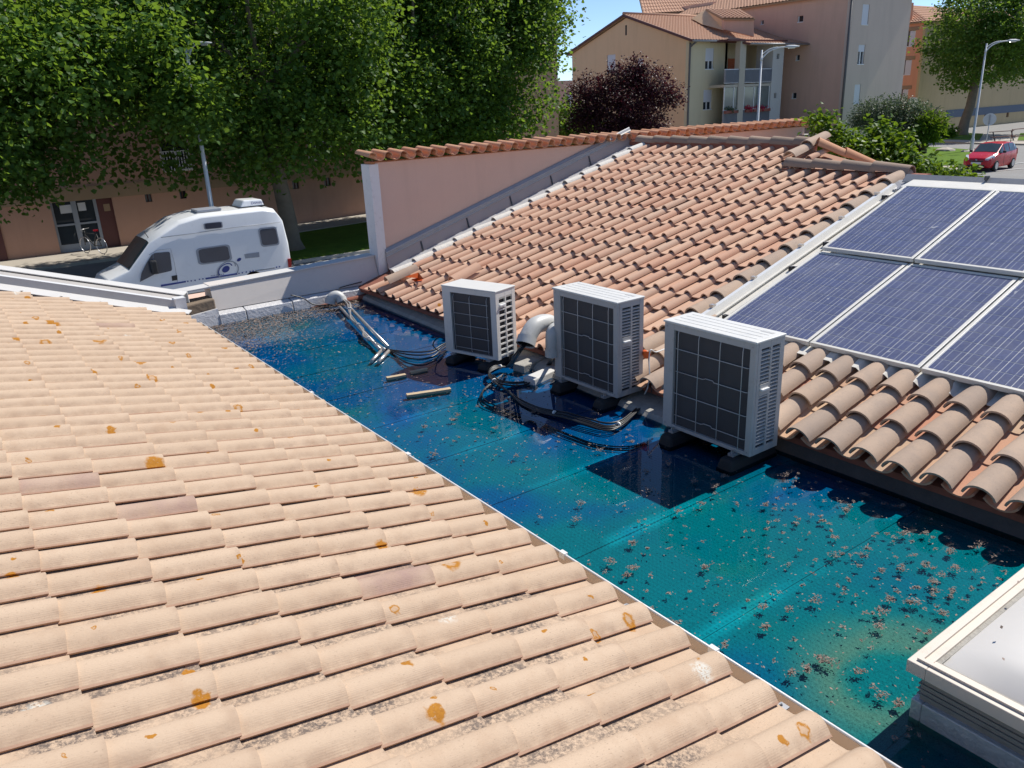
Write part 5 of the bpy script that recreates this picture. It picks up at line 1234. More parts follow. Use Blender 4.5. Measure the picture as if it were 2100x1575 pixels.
for px, py, D, mt, lab in ((1140, 247, 70, 'van_white', 'white car far off, seen left of the purple tree'), (1172, 240, 74, 'alu', 'silver car far off close behind the purple tree'), (1150, 232, 82, 'blue_trim', 'dark blue car farthest off between trees')):
    c = at_dist(px, py, D); c.z = gz(c.x); o = make_car(M[mt]); o['label'] = lab; o['group'] = 'parked cars'; put(o, c, R(15))
# camper van: nose to the left, its side towards the roof
YV = 25.2; XR = at(598, 540, y=YV).x; VL = 5.6; XN = XR-VL
van = thing('camper_van', 'white high-roof camper van with blue stripes parked behind the parapet', 'van', (XN, YV+1, G))
def vs_(w, zb, zm, zt, wr=.82, sh=.16): return [(0, zb), (.9*w, zb), (w, zb+.2), (w, zm*.6+zb*.4), (w*.985, zm), (w*min(.95, wr+.07), zt-sh*.7), (w*wr*.88, zt-.015), (0, zt)]
S = [(0, vs_(.8, .35, .72, .85, .9, .05)), (.12, vs_(.92, .25, .88, 1.0, .9, .05)), (.72, vs_(.97, .22, 1.1, 1.22, .9, .05)), (1.42, vs_(1.0, .22, 1.62, 1.98, .84, .1)), (1.85, vs_(1.0, .22, 1.9, 2.2, .84, .12)), (2.35, vs_(1.0, .22, 1.98, 2.46, .86, .15)), (3.0, vs_(1.0, .22, 2.0, 2.58, .86, .15)), (4.9, vs_(1.0, .22, 2.0, 2.58, .86, .15)), (5.32, vs_(1.0, .22, 2.0, 2.50, .84, .15)), (5.52, vs_(.985, .25, 1.9, 2.2, .84, .15)), (5.6, vs_(.97, .3, 1.2, 1.5, .9, .15))]
bodyroot = van
loft(S, M['van_white'], van, {'windscreen': [(2, 5, 9, .03)]})
for ch in van.children: ch.matrix_parent_inverse = Matrix.Identity(4)
van.location = (XN, YV+1.0, G)
def vn(o): o.matrix_parent_inverse = Matrix.Identity(4); return o
for x in (.95, 4.3):
    for y in (-1.0, 1.0):
        n0 = len(van.children); wheel(van, x, y, .33, .2)
for ch in van.children: ch.matrix_parent_inverse = Matrix.Identity(4)
def side(px, py, off=.012): p = at(px, py, y=YV); return Vector((p.x-XN, -1.0-off, p.z-G))
def vquad(name, mat, pts, off=.012, th=.012, ins=0.0):
    P = [side(x, y, off) for x, y in pts]; c = sum(P, Vector())/len(P); P = [p+(c-p)*ins for p in P]
    return vn(MB().slab(P, (0, th, 0)).build(name, M[mat], van))
def rrect(pts, r_=.18, n=4):
    P = [Vector((x, y)) for x, y in pts]; out = []
    for i in range(4):
        a, b_, c = P[i-1], P[i], P[(i+1) % 4]
        for k in range(n+1):
            t = k/n; p = b_+(a-b_)*r_*(1-t)**2+(c-b_)*r_*t**2; out.append((p.x, p.y))
    return out
def vwin(pts, nm='side_window'):
    f = vquad('window_frame', 'grey_trim', rrect(pts), .014, .02)
    g = MB().slab([side(x, y, .024) for x, y in rrect([(x+(sum(q[0] for q in pts)/4-x)*.13, y+(sum(q[1] for q in pts)/4-y)*.16) for x, y in pts])], (0, .008, 0)).build('pane', M['van_glass'], f)
vwin([(401, 510), (470, 500), (477, 534), (407, 544)]); vwin([(529, 468), (566, 464), (574, 502), (536, 507)]); vwin([(417, 458), (455, 454), (457, 467), (419, 471)])
vquad('door_window', 'van_glass', rrect([(314, 519), (348, 516), (353, 555), (317, 563)], .12), .012)
vquad('quarter_window', 'van_glass', [(310, 524), (313, 521), (316, 563), (287, 578), (290, 560), (300, 540)], .012)
for a, b_ in (((345, 512), (362, 510)), ): pass
def vline(pts, w=.012, mat='grey_trim'):
    return vn(MB().tube([side(x, y, .004) for x, y in pts], w/2, 6).build('panel_seam', M[mat], van))
vline([(305, 523), (322, 513), (350, 510), (358, 540), (364, 578)]); vline([(330, 487), (400, 478), (480, 466), (575, 455)], .02)
vquad('fuel_flap', 'black_trim', [(352, 566), (363, 564), (364, 574), (353, 576)])
vquad('vent_grille', 'grey_trim', [(501, 521), (531, 517), (532, 527), (503, 530)])
vquad('stripe', 'blue_trim', [(330, 584), (381, 576), (381, 579), (330, 588)]); vquad('stripe', 'blue_trim', [(421, 570), (486, 560), (487, 563), (422, 573)]); vquad('stripe', 'grey_trim', [(524, 554), (563, 548), (563, 550.5), (524, 556.5)])
for x, y in ((385, 577), (392, 576), (400, 575), (409, 573), (416, 572), (490, 560.5), (497, 559.5), (505, 558), (513, 557), (519, 556), (567, 548), (573, 547)):
    vquad('stripe_dot', 'blue_trim', [(x-1.2, y-1.2), (x+1.2, y-1.4), (x+1.3, y+1), (x-1.1, y+1.2)])
def velli(name, mat, cx, cy, rx, ry, ang, a0=0, a1=360, w=None, off=.014):
    pr = lambda q, kx, ky: side(cx+kx*math.cos(q)*math.cos(R(ang))-ky*math.sin(q)*math.sin(R(ang)), cy+kx*math.cos(q)*math.sin(R(ang))+ky*math.sin(q)*math.cos(R(ang)), off)
    n = 24; Q = [R(a0+(a1-a0)*i/n) for i in range(n+1)]
    if w is None: vn(MB().add([pr(q, rx, ry) for q in Q[:-1]], [tuple(range(n))]).build(name, M[mat], van))
    else: vn(MB().add([pr(q, rx, ry) for q in Q]+[pr(q, rx-w, ry-w*.7) for q in Q], [(i, i+1, n+2+i, n+1+i) for i in range(n)]).build(name, M[mat], van))
velli('emblem_dot', 'blue_trim', 463, 552, 8.5, 6, -35); velli('emblem_dot', 'blue_trim', 490, 532.5, 5, 3, -35)
velli('emblem_arc', 'grey_trim', 464, 552, 22, 14, -38, 150, 390, 2.0); velli('emblem_arc', 'blue_trim', 462, 553, 17, 11, -38, 170, 370, 2.2, .016)
velli('emblem_arc', 'grey_trim', 470, 553, 20, 17, -30, -70, 60, 2.0, .016)
for i in range(8): velli('emblem_speck', 'blue_trim', 433+i*3.6, 565.5-i*.5, .9, .9, 0)
vquad('tail_light', 'red_lamp', [(590, 531), (597, 530), (598, 551), (592, 552)], .02, .1)
vn(MB().box((1.28, -1.22, 1.02), (1.46, -1.0, 1.42)).build('wing_mirror', M['black_trim'], van, bevel=.04))
vn(MB().hexa([(4.35, -.5, 2.57), (5.15, -.5, 2.57), (5.15, .4, 2.57), (4.35, .4, 2.57), (4.5, -.46, 2.80), (5.1, -.46, 2.78), (5.1, .36, 2.78), (4.5, .36, 2.80)]).build('roof_unit', M['van_white'], van, bevel=.04))
vn(MB().box((4.32, -.52, 2.555), (5.17, .42, 2.60)).build('roof_unit_base', M['black_trim'], van))
vn(MB().box((3.0, -.6, 2.58), (3.75, .1, 2.66)).build('roof_hatch', M['grey_trim'], van, bevel=.02))
tx = bpy.data.curves.new('lettering', 'FONT'); tx.body = 'Dometic'; tx.size = .12; tx.extrude = .002; to = bpy.data.objects.new('lettering', tx); to.rotation_euler = (R(90), 0, 0); to.location = (4.72, -.505, 2.655)
tx.materials.append(M['blue_trim']); COL.objects.link(to); bpy.context.view_layer.update(); lm = bpy.data.meshes.new_from_object(to.evaluated_get(bpy.context.evaluated_depsgraph_get())); lo = bpy.data.objects.new('lettering', lm); lo.rotation_euler = to.rotation_euler; lo.location = to.location; bpy.data.objects.remove(to); link(lo, van); lo.matrix_parent_inverse = Matrix.Identity(4)
vn(MB().tube([(1.5, -.5, 2.0), (1.42, -.5, 2.2)], .012, 6).build('aerial', M['black_trim'], van))
# bicycle at the entrance
bp = gat(212, 521, .1); bi = thing('bicycle', 'dark bicycle with a red saddle leaning by the entrance door', 'bicycle', bp)
bd = Vector((-.45, .9, 0)).normalized()
def hoop(c): MB().tube([c+(bd*math.cos(2*math.pi*k/20)+Vector((0, 0, 1))*math.sin(2*math.pi*k/20))*.33 for k in range(20)], .018, 6, closed=True).build('wheel', M['rim'], bi)
w0, w1 = bp+Vector((0, 0, .34)), bp+bd*1.05+Vector((0, 0, .34)); hoop(w0); hoop(w1)
for a, b_ in ((w1, w1+Vector((0, 0, .6))-bd*.15), (w0, w0+Vector((0, 0, .5))+bd*.2), (w0+bd*.45, w1+Vector((0, 0, .45))-bd*.12), (w0+bd*.25+Vector((0, 0, .5)), w1+Vector((0, 0, .5))-bd*.12), (w0+bd*.45, w0+bd*.2+Vector((0, 0, .62))), (w0, w0+bd*.45)): MB().tube([a, b_], .02, 6).build('frame_tube', M['iron'], bi)
MB().box(w0+bd*.2+Vector((-.08, -.08, .6)), w0+bd*.2+Vector((.1, .08, .66))).build('saddle', M['red_paint'], bi); MB().tube([w1-bd*.18+Vector((-.2, -.2, .68)), w1-bd*.18+Vector((.2, .2, .68))], .015, 6).build('handlebar', M['rim'], bi)

# ---------------------------------------------------------------- buildings
class Wall:
    """a plane facade: origin o, direction u along it, outward normal n; pixel corners become openings with depth"""
    def __init__(s, o, u, n): s.o = Vector(o); s.u = Vector(u).normalized(); s.n = Vector(n).normalized()
    def hit(s, px, py): return on_plane(px, py, s.o, s.n)
    def rect(s, pts):
        P = [s.hit(*p) for p in pts]; us = [(p-s.o).dot(s.u) for p in P]; zs = [p.z for p in P]
        return (sum(sorted(us)[:2])/2, sum(sorted(us)[2:])/2, sum(sorted(zs)[:2])/2, sum(sorted(zs)[2:])/2)
    def pt(s, u, z, d=0): q = s.o+s.u*u+s.n*d; q.z = z; return q
    def plate(s, u0, u1, z0, z1, d0, d1):
        return MB().hexa([s.pt(u0, z0, d0), s.pt(u1, z0, d0), s.pt(u1, z0, d1), s.pt(u0, z0, d1), s.pt(u0, z1, d0), s.pt(u1, z1, d0), s.pt(u1, z1, d1), s.pt(u0, z1, d1)])
    def panel(s, poly, holes, mat, root, name='wall', th=.25):
        """wall slab with real rectangular holes, cut as strips; poly = (u0, u1, z0, z1)"""
        u0, u1, z0, z1 = poly; us = sorted({u0, u1}|{h[0] for h in holes}|{h[1] for h in holes}); mb = MB()
        us = [u for u in us if u0 <= u <= u1]
        for a, b in zip(us[:-1], us[1:]):
            if b-a < 1e-4: continue
            cuts = sorted((h[2], h[3]) for h in holes if h[0] <= a+1e-5 and h[1] >= b-1e-5); z = z0
            for c, d in cuts:
                if c > z: s.box_(mb, a, b, z, c, th)
                z = max(z, d)
            if z1 > z: s.box_(mb, a, b, z, z1, th)
        return mb.build(name, mat, root)
    def box_(s, mb, a, b, z0, z1, th):
        mb.hexa([s.pt(a, z0, -th), s.pt(b, z0, -th), s.pt(b, z0, 0), s.pt(a, z0, 0), s.pt(a, z1, -th), s.pt(b, z1, -th), s.pt(b, z1, 0), s.pt(a, z1, 0)])
    def window(s, root, h, shut=0.6, mat='shutter', panes=2):
        u0, u1, z0, z1 = h; f = s.plate(u0, u1, z0, z0+.06, -.16, .03).build('window', M['white_paint'], root)
        s.plate(u0, u0+.07, z0+.06, z1, -.16, -.08).build('frame', M['white_paint'], f); s.plate(u1-.07, u1, z0+.06, z1, -.16, -.08).build('frame', M['white_paint'], f)
        s.plate(u0+.07, u1-.07, z0+.06, z1, -.2, -.15).build('pane', M['glass'], f)
        if panes > 1: m = (u0+u1)/2; s.plate(m-.05, m+.05, z0+.06, z1, -.15, -.09).build('mullion', M['white_paint'], f)
        if shut: s.plate(u0+.02, u1-.02, z1-(z1-z0)*shut, z1, -.08, -.04).build('roller_shutter', M[mat], f)
        return f
def tiled_slope(root, a, b, c, d, name='roof', courses=26, rows=None):
    """far roof a-b eave, d-c ridge: barrel columns as one ridged sheet"""
    a, b, c, d = map(Vector, (a, b, c, d)); L = (b-a).length; n = max(4, int(L/.30)); vs = []; nr = (b-a).cross(d-a).normalized(); nr = nr if nr.z > 0 else -nr
    m = n*4; K = courses
    for j in range(K):
        for e in (0, 1):
            f = (j+e)/K; p, q_ = a.lerp(d, f), b.lerp(c, f)
            for i in range(m+1):
                w = (.0, .045, .06, .045)[i % 4]; vs.append(p.lerp(q_, i/m)+nr*(w+(.035 if e == 0 else 0)))
    fs = []
    for j in range(2*K-1):
        for i in range(m): fs.append((j*(m+1)+i, j*(m+1)+i+1, (j+1)*(m+1)+i+1, (j+1)*(m+1)+i))
    o = MB().add(vs, fs).build(name, M['far_tile'], root)
    MB().slab([a, b, c, d], -nr*.12).build('roof_slab', M['stucco_band'], root)
    return o
# (1) long pink block behind the van
bl = thing('apartment_block', 'long pink apartment block in tree shade behind the camper van', 'building', (10, 38.7, G))
W1 = Wall((-14, 38.7, G), (1, 0, 0), (0, -1, 0)); zg = G+.1
door = W1.rect([(108, 404), (232, 394), (245, 508), (118, 528)]); sm_ = [W1.rect([(x, y), (x+14, y-1), (x+15, y+18), (x+1, y+19)]) for x, y in ((297, 396), (368, 389), (599, 369), (664, 363))]
bw = W1.rect([(329, 290), (391, 290), (392, 348), (334, 355)])
bw2 = (bw[0]+4.3, bw[1]+4.3, bw[2], bw[3]); door = (door[0], door[1], zg, door[3])
upper = [(u, u+1.4, z, z+1.9) for u in (6, 10, 14, 25.5, 30, 34, 38) for z in (bw[2], bw[2]+2.8, bw[2]+5.6) if not (abs(u-bw[0]) < 2.2 or abs(u-bw2[0]) < 2.2)]
ub = [(bw[0], bw[1], bw[2]+2.8, bw[3]+2.8)]
W1.panel((0, 46, zg-.3, G+11.5), [door, bw, bw2]+sm_+upper+ub, M['stucco_pink'], bl)
z_b = W1.hit(560, 362).z
for (a, b) in ((0, 46),): W1.plate(a, b, z_b-.28, z_b+.28, 0.0, .05).build('band', M['stucco_band'], bl)
for h in sm_:
    f = W1.plate(h[0], h[1], h[2], h[3], -.2, -.15).build('window', M['glass'], bl); W1.plate((h[0]+h[1])/2-.02, (h[0]+h[1])/2+.02, h[2], h[3], -.15, -.11).build('frame', M['maroon'], f)
for h in [bw, bw2]+upper+ub:
    W1.window(bl, h, .35 if h not in (bw, bw2) else 0)
    r_ = thing if False else None
    W1.plate(h[0]-.06, h[1]+.06, h[2]+.86, h[2]+.90, .04, .08).build('rail', M['white_paint'], bl); W1.plate(h[0]-.06, h[1]+.06, h[2]+.05, h[2]+.09, .04, .08).build('rail', M['white_paint'], bl)
    mb = MB(); k = 11
    for i in range(k+1):
        u = h[0]-.05+(h[1]-h[0]+.1)*i/k; mb.hexa([W1.pt(u-.02, h[2]+.09, .05), W1.pt(u+.02, h[2]+.09, .05), W1.pt(u+.02, h[2]+.09, .07), W1.pt(u-.02, h[2]+.09, .07), W1.pt(u-.02, h[2]+.86, .05), W1.pt(u+.02, h[2]+.86, .05), W1.pt(u+.02, h[2]+.86, .07), W1.pt(u-.02, h[2]+.86, .07)])
    mb.build('balusters', M['white_paint'], bl, kind='stuff')
u0, u1, z0, z1 = door; um = u0+(u1-u0)*.74
dr = W1.plate(u0, um, z0, z1, -.22, -.18).build('entrance_door', M['glass'], bl)
for a, b, c, d in ((u0, u0+.1, z0, z1), (um-.12, um, z0, z1), ((u0+um)/2-.1, (u0+um)/2+.1, z0, z1), (u0, um, z1-.12, z1), (u0, um, z0, z0+.32), (u0, um, z0+1.1, z0+1.18)): W1.plate(a, b, c, d, -.18, -.13+.002*(b-a)).build('door_frame', M['grey_trim'], dr)
for a, c, w in ((u0+.35, z0+1.62, .62), ((u0+um)/2+.16, z0+1.66, .3)): W1.plate(a, a+w, c, c+.34, -.175, -.17).build('notice', M['shutter'], dr)
W1.plate(um, u1, z0, z1, -.2, -.12).build('maroon_panel', M['maroon'], bl); W1.plate(um+.25, um+.5, z0+1.55, z0+1.85, -.12, -.11).build('letter_plate', M['stucco_band'], bl)
pr_ = W1.hit(3, 500); W1.plate((pr_-W1.o).dot(W1.u)-1.2, (pr_-W1.o).dot(W1.u)+.1, zg, z_b-.3, -.05, .04).build('dark_panel', M['maroon'], bl)
MB().box((-14, 38.96, G), (32, 50, G+11.4)).build('core', M['stucco_pink'], bl); MB().box((-14.4, 38.3, G+11.5), (32.4, 50.4, G+11.7)).build('roof', M['far_tile'], bl)

# (2) gabled building with balconies
gb = thing('gabled_building', 'tan gabled apartment building with a tiled roof and corner balconies', 'building', (50, 45, gz(50)))
CX, CY = 46.2, 41.3; g0 = gz(50)
F2 = Wall((CX, CY, g0), (1, 0, 0), (0, -1, 0)); S2 = Wall((CX, CY, g0), (0, 1, 0), (-1, 0, 0))
ze = F2.hit(1413, 84).z; apex = S2.hit(1284, 34); yr = apex.y; zr = apex.z; yb = 2*yr-CY
XE = 57.3
w_ = [F2.rect([(1447, 99), (1465, 98.5), (1463, 143), (1446, 143)]), F2.rect([(1443, 184), (1461, 184), (1459, 226), (1441.5, 226)])]
xb = (F2.hit(1490, 150)-F2.o).dot(F2.u)
F2.panel((0, xb, g0, ze), w_, M['stucco_sand'], gb)
for h in w_: F2.window(gb, h, .60)
hs = [S2.rect([(1245, 112), (1262, 112), (1262, 150), (1245, 150)]), S2.rect([(1308, 120), (1320, 120), (1318, 150), (1307, 150)])]
S2.panel((.25, yb-CY, g0, ze), hs, M['stucco_ochre'], gb)
for h in hs: S2.window(gb, h, .8, panes=1)
MB().slab([S2.pt(0, ze-.0), S2.pt(yb-CY, ze), S2.pt(yr-CY, zr-.1)], (.25, 0, 0)).build('gable', M['stucco_ochre'], gb)
sl = S2.hit(1284, 62); MB().box((CX-.01, sl.y-.08, sl.z-.35), (CX+.02, sl.y+.08, sl.z+.35)).build('vent_slit', M['dark_void'], gb)
tiled_slope(gb, (CX-.25, CY-.45, ze+.02), (XE, CY-.45, ze+.02), (XE, yr, zr+.12), (CX-.25, yr, zr+.12), courses=24)
tiled_slope(gb, (XE, yb+.4, ze), (CX-.25, yb+.4, ze), (CX-.25, yr, zr+.12), (XE, yr, zr+.12), courses=8)
MB().bar((CX-.28, CY-.5, ze+.0), (CX-.28, yr, zr+.08), .08, .16).build('barge_board', M['maroon'], gb); MB().bar((CX-.28, yb+.4, ze+.0), (CX-.28, yr, zr+.08), .08, .16).build('barge_board', M['maroon'], gb)
MB().tube([(CX-.3, yr, zr+.2), (XE, yr, zr+.2)], .12, 8).build('ridge_cap', M['far_tile'], gb)
MB().tube([(CX-.2, CY-.55, ze-.02), (XE, CY-.55, ze-.02)], .07, 8).build('gutter', M['zinc'], gb)
MB().tube(smooth([(CX+.25, CY-.5, ze-.05), (CX+.05, CY-.2, ze-.35), (CX+.0, CY-.12, ze-.8), (CX+.0, CY-.12, g0)], 3), .07, 8).build('drainpipe', M['drainpipe'], gb)
# projecting balcony bay
YB = CY-1.5; FB = Wall((CX, YB, g0), (1, 0, 0), (0, -1, 0)); bu = lambda px, py: (FB.hit(px, py)-FB.o).dot(FB.u)
zs_ = FB.hit(1540, 172).z; pu0, pu1 = bu(1516, 150), bu(1528, 150); pl0, pl1 = bu(1583, 150), bu(1605, 150); xl = bu(1488, 150)
FB.plate(pu0, pu1, g0, ze-.1, -.45, 0).build('pillar', M['cream_pillar'], gb)
pil = [FB.rect([(1593.5, 110), (1599, 110), (1598, 121), (1592.5, 121)]), FB.rect([(1588, 191), (1593, 191), (1592, 201), (1587, 201)])]
M['pale_pillar'] = stucco('pale_pillar', (.56, .55, .52), .04, .05); FB.panel((pl0, pl1, g0, ze-.1), pil, M['pale_pillar'], gb, 'stair_pillar', .6)
for h in pil: FB.plate(h[0], h[1], h[2], h[3], -.3, -.25).build('slot_window', M['glass'], gb)
FB.plate(pl0, pl1, g0, ze-.1, -1.5, -.6).build('stair_pillar_return', M['pale_pillar'], gb)
back = Wall((CX, CY+1.2, g0), (1, 0, 0), (0, -1, 0)); back.panel((xb-.3, XE-CX, g0, ze), [], M['stucco_sand'], gb, 'loggia_back')
MB().box((CX+xb-.25, CY+.0, g0), (CX+xb, CY+1.2, ze)).build('loggia_cheek', M['stucco_sand'], gb)
for zz, nm in ((zs_, 'balcony_slab'), (zs_-2.8, 'balcony_slab')): FB.plate(xl, pl0, zz-.18, zz, -2.6, -.06).build(nm, M['cream_pillar'], gb)
FB.plate(xl, pl1+.2, ze-.1, ze+.02, -1.6, .1).build('soffit', M['maroon'], gb)
for zz in (zs_, zs_-2.8):
    for (ua, ub_) in ((xl, pu0), (pu1, pl0)):
        FB.plate(ua, ub_, zz+1.0, zz+1.05, -.12, -.06).build('handrail', M['white_paint'], gb)
        FB.plate(ua, ub_, zz+.08, zz+.12, -.12, -.06).build('handrail', M['white_paint'], gb)
        mb = MB(); k = int((ub_-ua)/.13)
        for i in range(k+1):
            u = ua+(ub_-ua)*i/max(1, k); FB.box_(mb, u-.012, u+.012, zz+.12, zz+1.0, .10)
        mb.build('balusters', M['grey_trim'], gb, kind='stuff')
        FB.plate(ua+.02, ub_-.02, zz+.12, zz+.98, -.16, -.13).build('privacy_panel', simple('frosted_panel', (.25, .27, .27), .3), gb)
zl = zs_-2.8
for i, u in enumerate((xl+.05, xl+1.1, pu1+.1, pu1+1.25, pl0-.1)): FB.plate(u-.03, u+.03, zl+1.05, zs_-.18, -.12, -.06).build('glazing_post', M['white_paint'], gb)
FB.plate(xl+.08, pl0-.13, zl+1.05, zs_-.2, -.10, -.085).build('glazing', glass_dark('loggia_glass', (.09, .11, .105), .06), gb)
back.plate(pu1+1.3, pl0-.1, zs_+.1, zs_+1.9, .01, .06).build('orange_awning', simple('awning_orange', (.5, .12, .04), .7), gb); back.plate(pu1-.1, pu1+.35, zs_, zs_+2.0, .01, .05).build('balcony_door', M['glass'], gb)
for (ua, ub_) in ((xl, pu0-.05), (pu1+.2, pu1+1.0), (pu1+1.1, pl0-.1)):
    fb = thing('flower_box', 'red flower box on the lower balcony %s' % {xl: 'left of the pillar', pu1+.2: 'right of the pillar', pu1+1.1: 'beside the pale stair pillar'}[ua], 'flower box', FB.pt((ua+ub_)/2, zl+1.0, .1), 'flower boxes on the lower balcony')
    FB.plate(ua, ub_, zl+.82, zl+1.02, -.02, .16).build('box', simple('terracotta', (.28, .1, .07), .8), fb)
    leaf_cloud('flowers', M['flower_red'] if ua != xl else M['olive_leaf'], fb, [(tuple(FB.pt((ua+ub_)/2, zl+1.08, .08)), ((ub_-ua)/2, .14, .18))], 160, .1, .08, 6, .2, seed=51)
tiled_slope(gb, (CX+xb+.1, YB-.45, ze-.28), (XE+.2, YB-.45, ze-.28), (XE+.2, CY-.1, ze+.2), (CX+xb-.6, CY-.1, ze+.2), 'bay_roof', 5)
MB().tube([(CX+xb+.05, YB-.52, ze-.3), (XE+.2, YB-.52, ze-.3)], .06, 8).build('gutter', M['zinc'], gb)
MB().bar((CX+xb+.0, YB-.48, ze-.30), (CX+xb-.7, CY-.45, ze-.0), .06, .14).build('barge_board', M['maroon'], gb)
MB().box((CX+.3, CY+1.5, g0), (XE, yb-.3, ze-.1)).build('core', M['stucco_sand'], gb)
# roof additions behind the ridge: dormer hut and higher roof
hz = at_dist(1470, 40, 78)
def gp2(px, py, D): return at_dist(px, py, D)
hut = [gp2(1445, 22, 70), gp2(1545, 38, 68), gp2(1530, 24, 74), gp2(1450, 18, 76)]
tiled_slope(gb, gp2(1482, 38, 66), gp2(1548, 38, 65), gp2(1520, 20, 69), gp2(1447, 18, 69.5), 'hut_roof', 8)
MB().slab([gp2(1484, 40, 66.2), gp2(1546, 40, 65.2), gp2(1546, 75, 65.2), gp2(1484, 60, 66.2)], (.1, .25, 0)).build('hut_front', M['stucco_rose'], gb)
MB().slab([gp2(1418, 38, 69.8), gp2(1447, 19, 69.6), gp2(1484, 38, 66.2), gp2(1484, 62, 66.2), gp2(1440, 50, 68)], (.25, .2, 0)).build('hut_side', M['stucco_ochre'], gb)

# (3) tall rose building right of it
tb = thing('tall_building', 'tall rose-grey four-storey building with a dark drainpipe on its corner', 'building', (60, 42, gz(60)))
TX, TY = 57.45, 36.1; g3 = gz(60); A3 = Wall((TX, TY, g3), (1, 0, 0), (0, -1, 0)); B3 = Wall((TX, TY, g3), (0, 1, 0), (-1, 0, 0))
zt3 = A3.hit(1800, -4).z+.2; x3 = (A3.hit(1866, 40)-A3.o).dot(A3.u)
wa = [A3.rect([(1770, 9), (1784, 8), (1780, 52), (1766, 52)]), A3.rect([(1762, 92), (1776, 91), (1770, 133), (1757, 133)]), A3.rect([(1754, 173), (1767, 173), (1761, 214), (1749, 214)]), A3.rect([(1743, 262), (1756, 262), (1754, 284), (1742, 284)])]
A3.panel((0, x3, g3, zt3), wa, M['stucco_grey'], tb)
for i, h in enumerate(wa): A3.window(tb, h, (.95, .35, .95, .3)[i])
wb = [B3.rect([(1560, 43), (1567, 41), (1566, 51), (1559, 52)]), B3.rect([(1636, 33), (1648, 32), (1647, 46), (1635, 47)]), B3.rect([(1632, 113), (1640.5, 112.5), (1640, 125), (1631, 125.5)]), B3.rect([(1624, 191), (1634, 190), (1633, 203), (1622, 203.5)])]
B3.panel((.25, 17, g3, zt3), wb, M['stucco_rose'], tb)
for h in wb: B3.window(tb, h, 0, panes=1)
MB().tube([(TX-.08, TY-.1, zt3), (TX-.08, TY-.1, g3)], .09, 8).build('drainpipe', M['drainpipe'], tb)
e1, e2 = B3.hit(1511, 19), B3.hit(1748, -14)
tiled_slope(tb, (TX-.4, TY+17, zt3+.05), (TX-.4, TY-.4, zt3+.05), (TX+4.2, TY-.4, zt3+1.6), (TX+4.2, TY+17, zt3+1.6), courses=12)
MB().box((TX+.26, TY+.3, g3), (TX+x3, TY+17, zt3)).build('core', M['stucco_grey'], tb)
tiled_slope(tb, (TX+x3+.4, TY-.4, zt3+.05), (TX+x3+.4, TY+17, zt3+.05), (TX+4.2, TY+17, zt3+1.6), (TX+4.2, TY-.4, zt3+1.6), courses=6)
# farther roof seen over the gable: a higher wing
hw = thing('rear_wing', 'higher wing with a pale tiled roof rising behind the gabled building', 'building', (58, 62, gz(58)))
q0, q1 = gp2(1300, 28, 84), gp2(1560, -18, 76); HZ = gp2(1480, 2, 80).z
hx0 = gp2(1358, 26, 82)
MB().box((hx0.x, hx0.y-6, gz(60)), (hx0.x+16, hx0.y+5, HZ-.2)).build('wall', M['stucco_rose'], hw)
tiled_slope(hw, (hx0.x-4.5, hx0.y-2.0, HZ-.9), (hx0.x+12, hx0.y-6.4, HZ-.1), (hx0.x+12, hx0.y, HZ+2.4), (hx0.x-.5, hx0.y+3, HZ+2.4), courses=10)
# (4) orange and brown block at the right
ob_ = thing('orange_block', 'orange and brown apartment block behind the round tree at the right', 'building', (90, 46, gz(90)))
OX, OY = 84.2, 44.5; g4 = gz(90); A4 = Wall((OX, OY, g4), (1, 0, 0), (0, -1, 0)); B4 = Wall((OX, OY, g4), (0, 1, 0), (-1, 0, 0))
z4 = B4.hit(1885, 47).z
wc = [B4.rect([(1860, 64), (1878, 62), (1875, 95), (1857, 97)]), B4.rect([(1850, 124), (1870, 122), (1867, 154), (1848, 155)]), B4.rect([(1846, 184), (1863, 182), (1860, 212), (1842, 213)])]
B4.panel((.25, 16, g4, z4), wc, M['stucco_orange'], ob_)
for h in wc:
    B4.window(ob_, h, 0); B4.plate(h[0], h[0]+(h[1]-h[0])*.62, h[2]+.05, h[3]-.03, -.06, .0).build('folding_shutter', M['shutter'], ob_)
    B4.plate(h[0]-.3, h[1]+.3, h[3], h[3]+.35, 0, .05).build('band', M['stucco_band'], ob_)
wd = [A4.rect([(x, 231), (x+5, 231), (x+5, 240), (x, 240)]) for x in (1930, 1943, 1959, 2019, 2064)]
A4.panel((0, 40, g4, z4), wd, M['stucco_brown'], ob_)
for h in wd: A4.plate(h[0], h[1], h[2], h[3], -.2, -.15).build('window', M['maroon'], ob_)
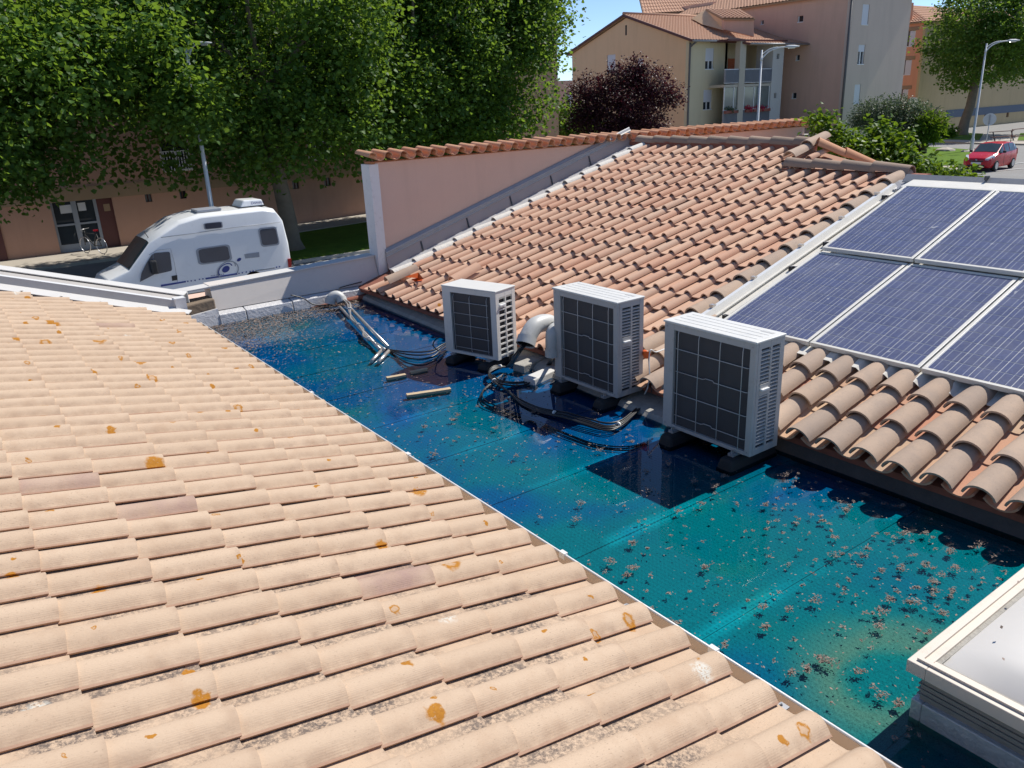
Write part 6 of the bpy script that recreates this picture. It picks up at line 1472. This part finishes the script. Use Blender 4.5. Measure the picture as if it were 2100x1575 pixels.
zbb = A4.hit(2050, 224).z; A4.plate(6.2, 40, zbb-.45, zbb+.35, 0, .06).build('band', M['blue_band'], ob_); A4.plate(0.05, 6.2, zbb-.4, zbb+.3, 0, .04).build('band', M['stucco_band'], ob_)
A4.plate(0.05, 6.0, g4, zbb-.4, 0, .035).build('plinth', M['stucco_orange'], ob_)
tiled_slope(ob_, (OX-.4, OY+16, z4+.05), (OX-.4, OY-.4, z4+.05), (OX+5, OY+5, z4+2.2), (OX+5, OY+16, z4+2.2), courses=10)
tiled_slope(ob_, (OX-.4, OY-.4, z4+.05), (OX+40, OY-.4, z4+.05), (OX+40, OY+5, z4+2.2), (OX+5, OY+5, z4+2.2), courses=8)
MB().box((OX+.3, OY+.3, g4), (OX+40, OY+15, z4)).build('core', M['stucco_brown'], ob_)
ch_ = gp2(1868, 12, 96); MB().box((ch_.x-.5, ch_.y, z4), (ch_.x+.5, ch_.y+1, ch_.z+.3)).build('chimney', M['stucco_orange'], ob_)
dp = B4.hit(1879, 210)+Vector((-.6, 0, 0)); ds = thing('satellite_dish', 'white satellite dish on the orange wall beside the olive tree', 'satellite dish', dp)
dd = Vector((-.8, -.6, .15)).normalized(); MB().disc(dp, dd, .55, 22, .5, .05).build('dish', M['white_paint'], ds); MB().tube([dp, dp+Vector((.6, 0, -.1))], .04, 6).build('bracket', M['zinc'], ds); MB().tube([dp+Vector((0, 0, -.5)), dp+dd*.5], .025, 6).build('feed_arm', M['zinc'], ds)
# farther houses closing the street between the trees
for px, D, w, h, mt, lab in ((1150, 105, 26, 7.0, 'stucco_rose', 'pale rose building far down the street left of the purple tree'), ):
    p = at_dist(px, 200, D); t = thing('far_building', lab, 'building', (p.x, p.y, gz(p.x)))
    Wf = Wall((p.x-w/2, p.y, gz(p.x)), (1, 0, 0), (0, -1, 0)); hh = [(u, u+1.3, z, z+1.6) for u in range(2, w-2, 4) for z in (gz(60)+1.0, gz(60)+3.8)]
    Wf.panel((0, w, gz(60), gz(60)+h), hh, M[mt], t)
    for q in hh: Wf.window(t, q, .4)
    MB().box((p.x-w/2, p.y+.26, gz(60)), (p.x+w/2, p.y+9, gz(60)+h)).build('core', M[mt], t)
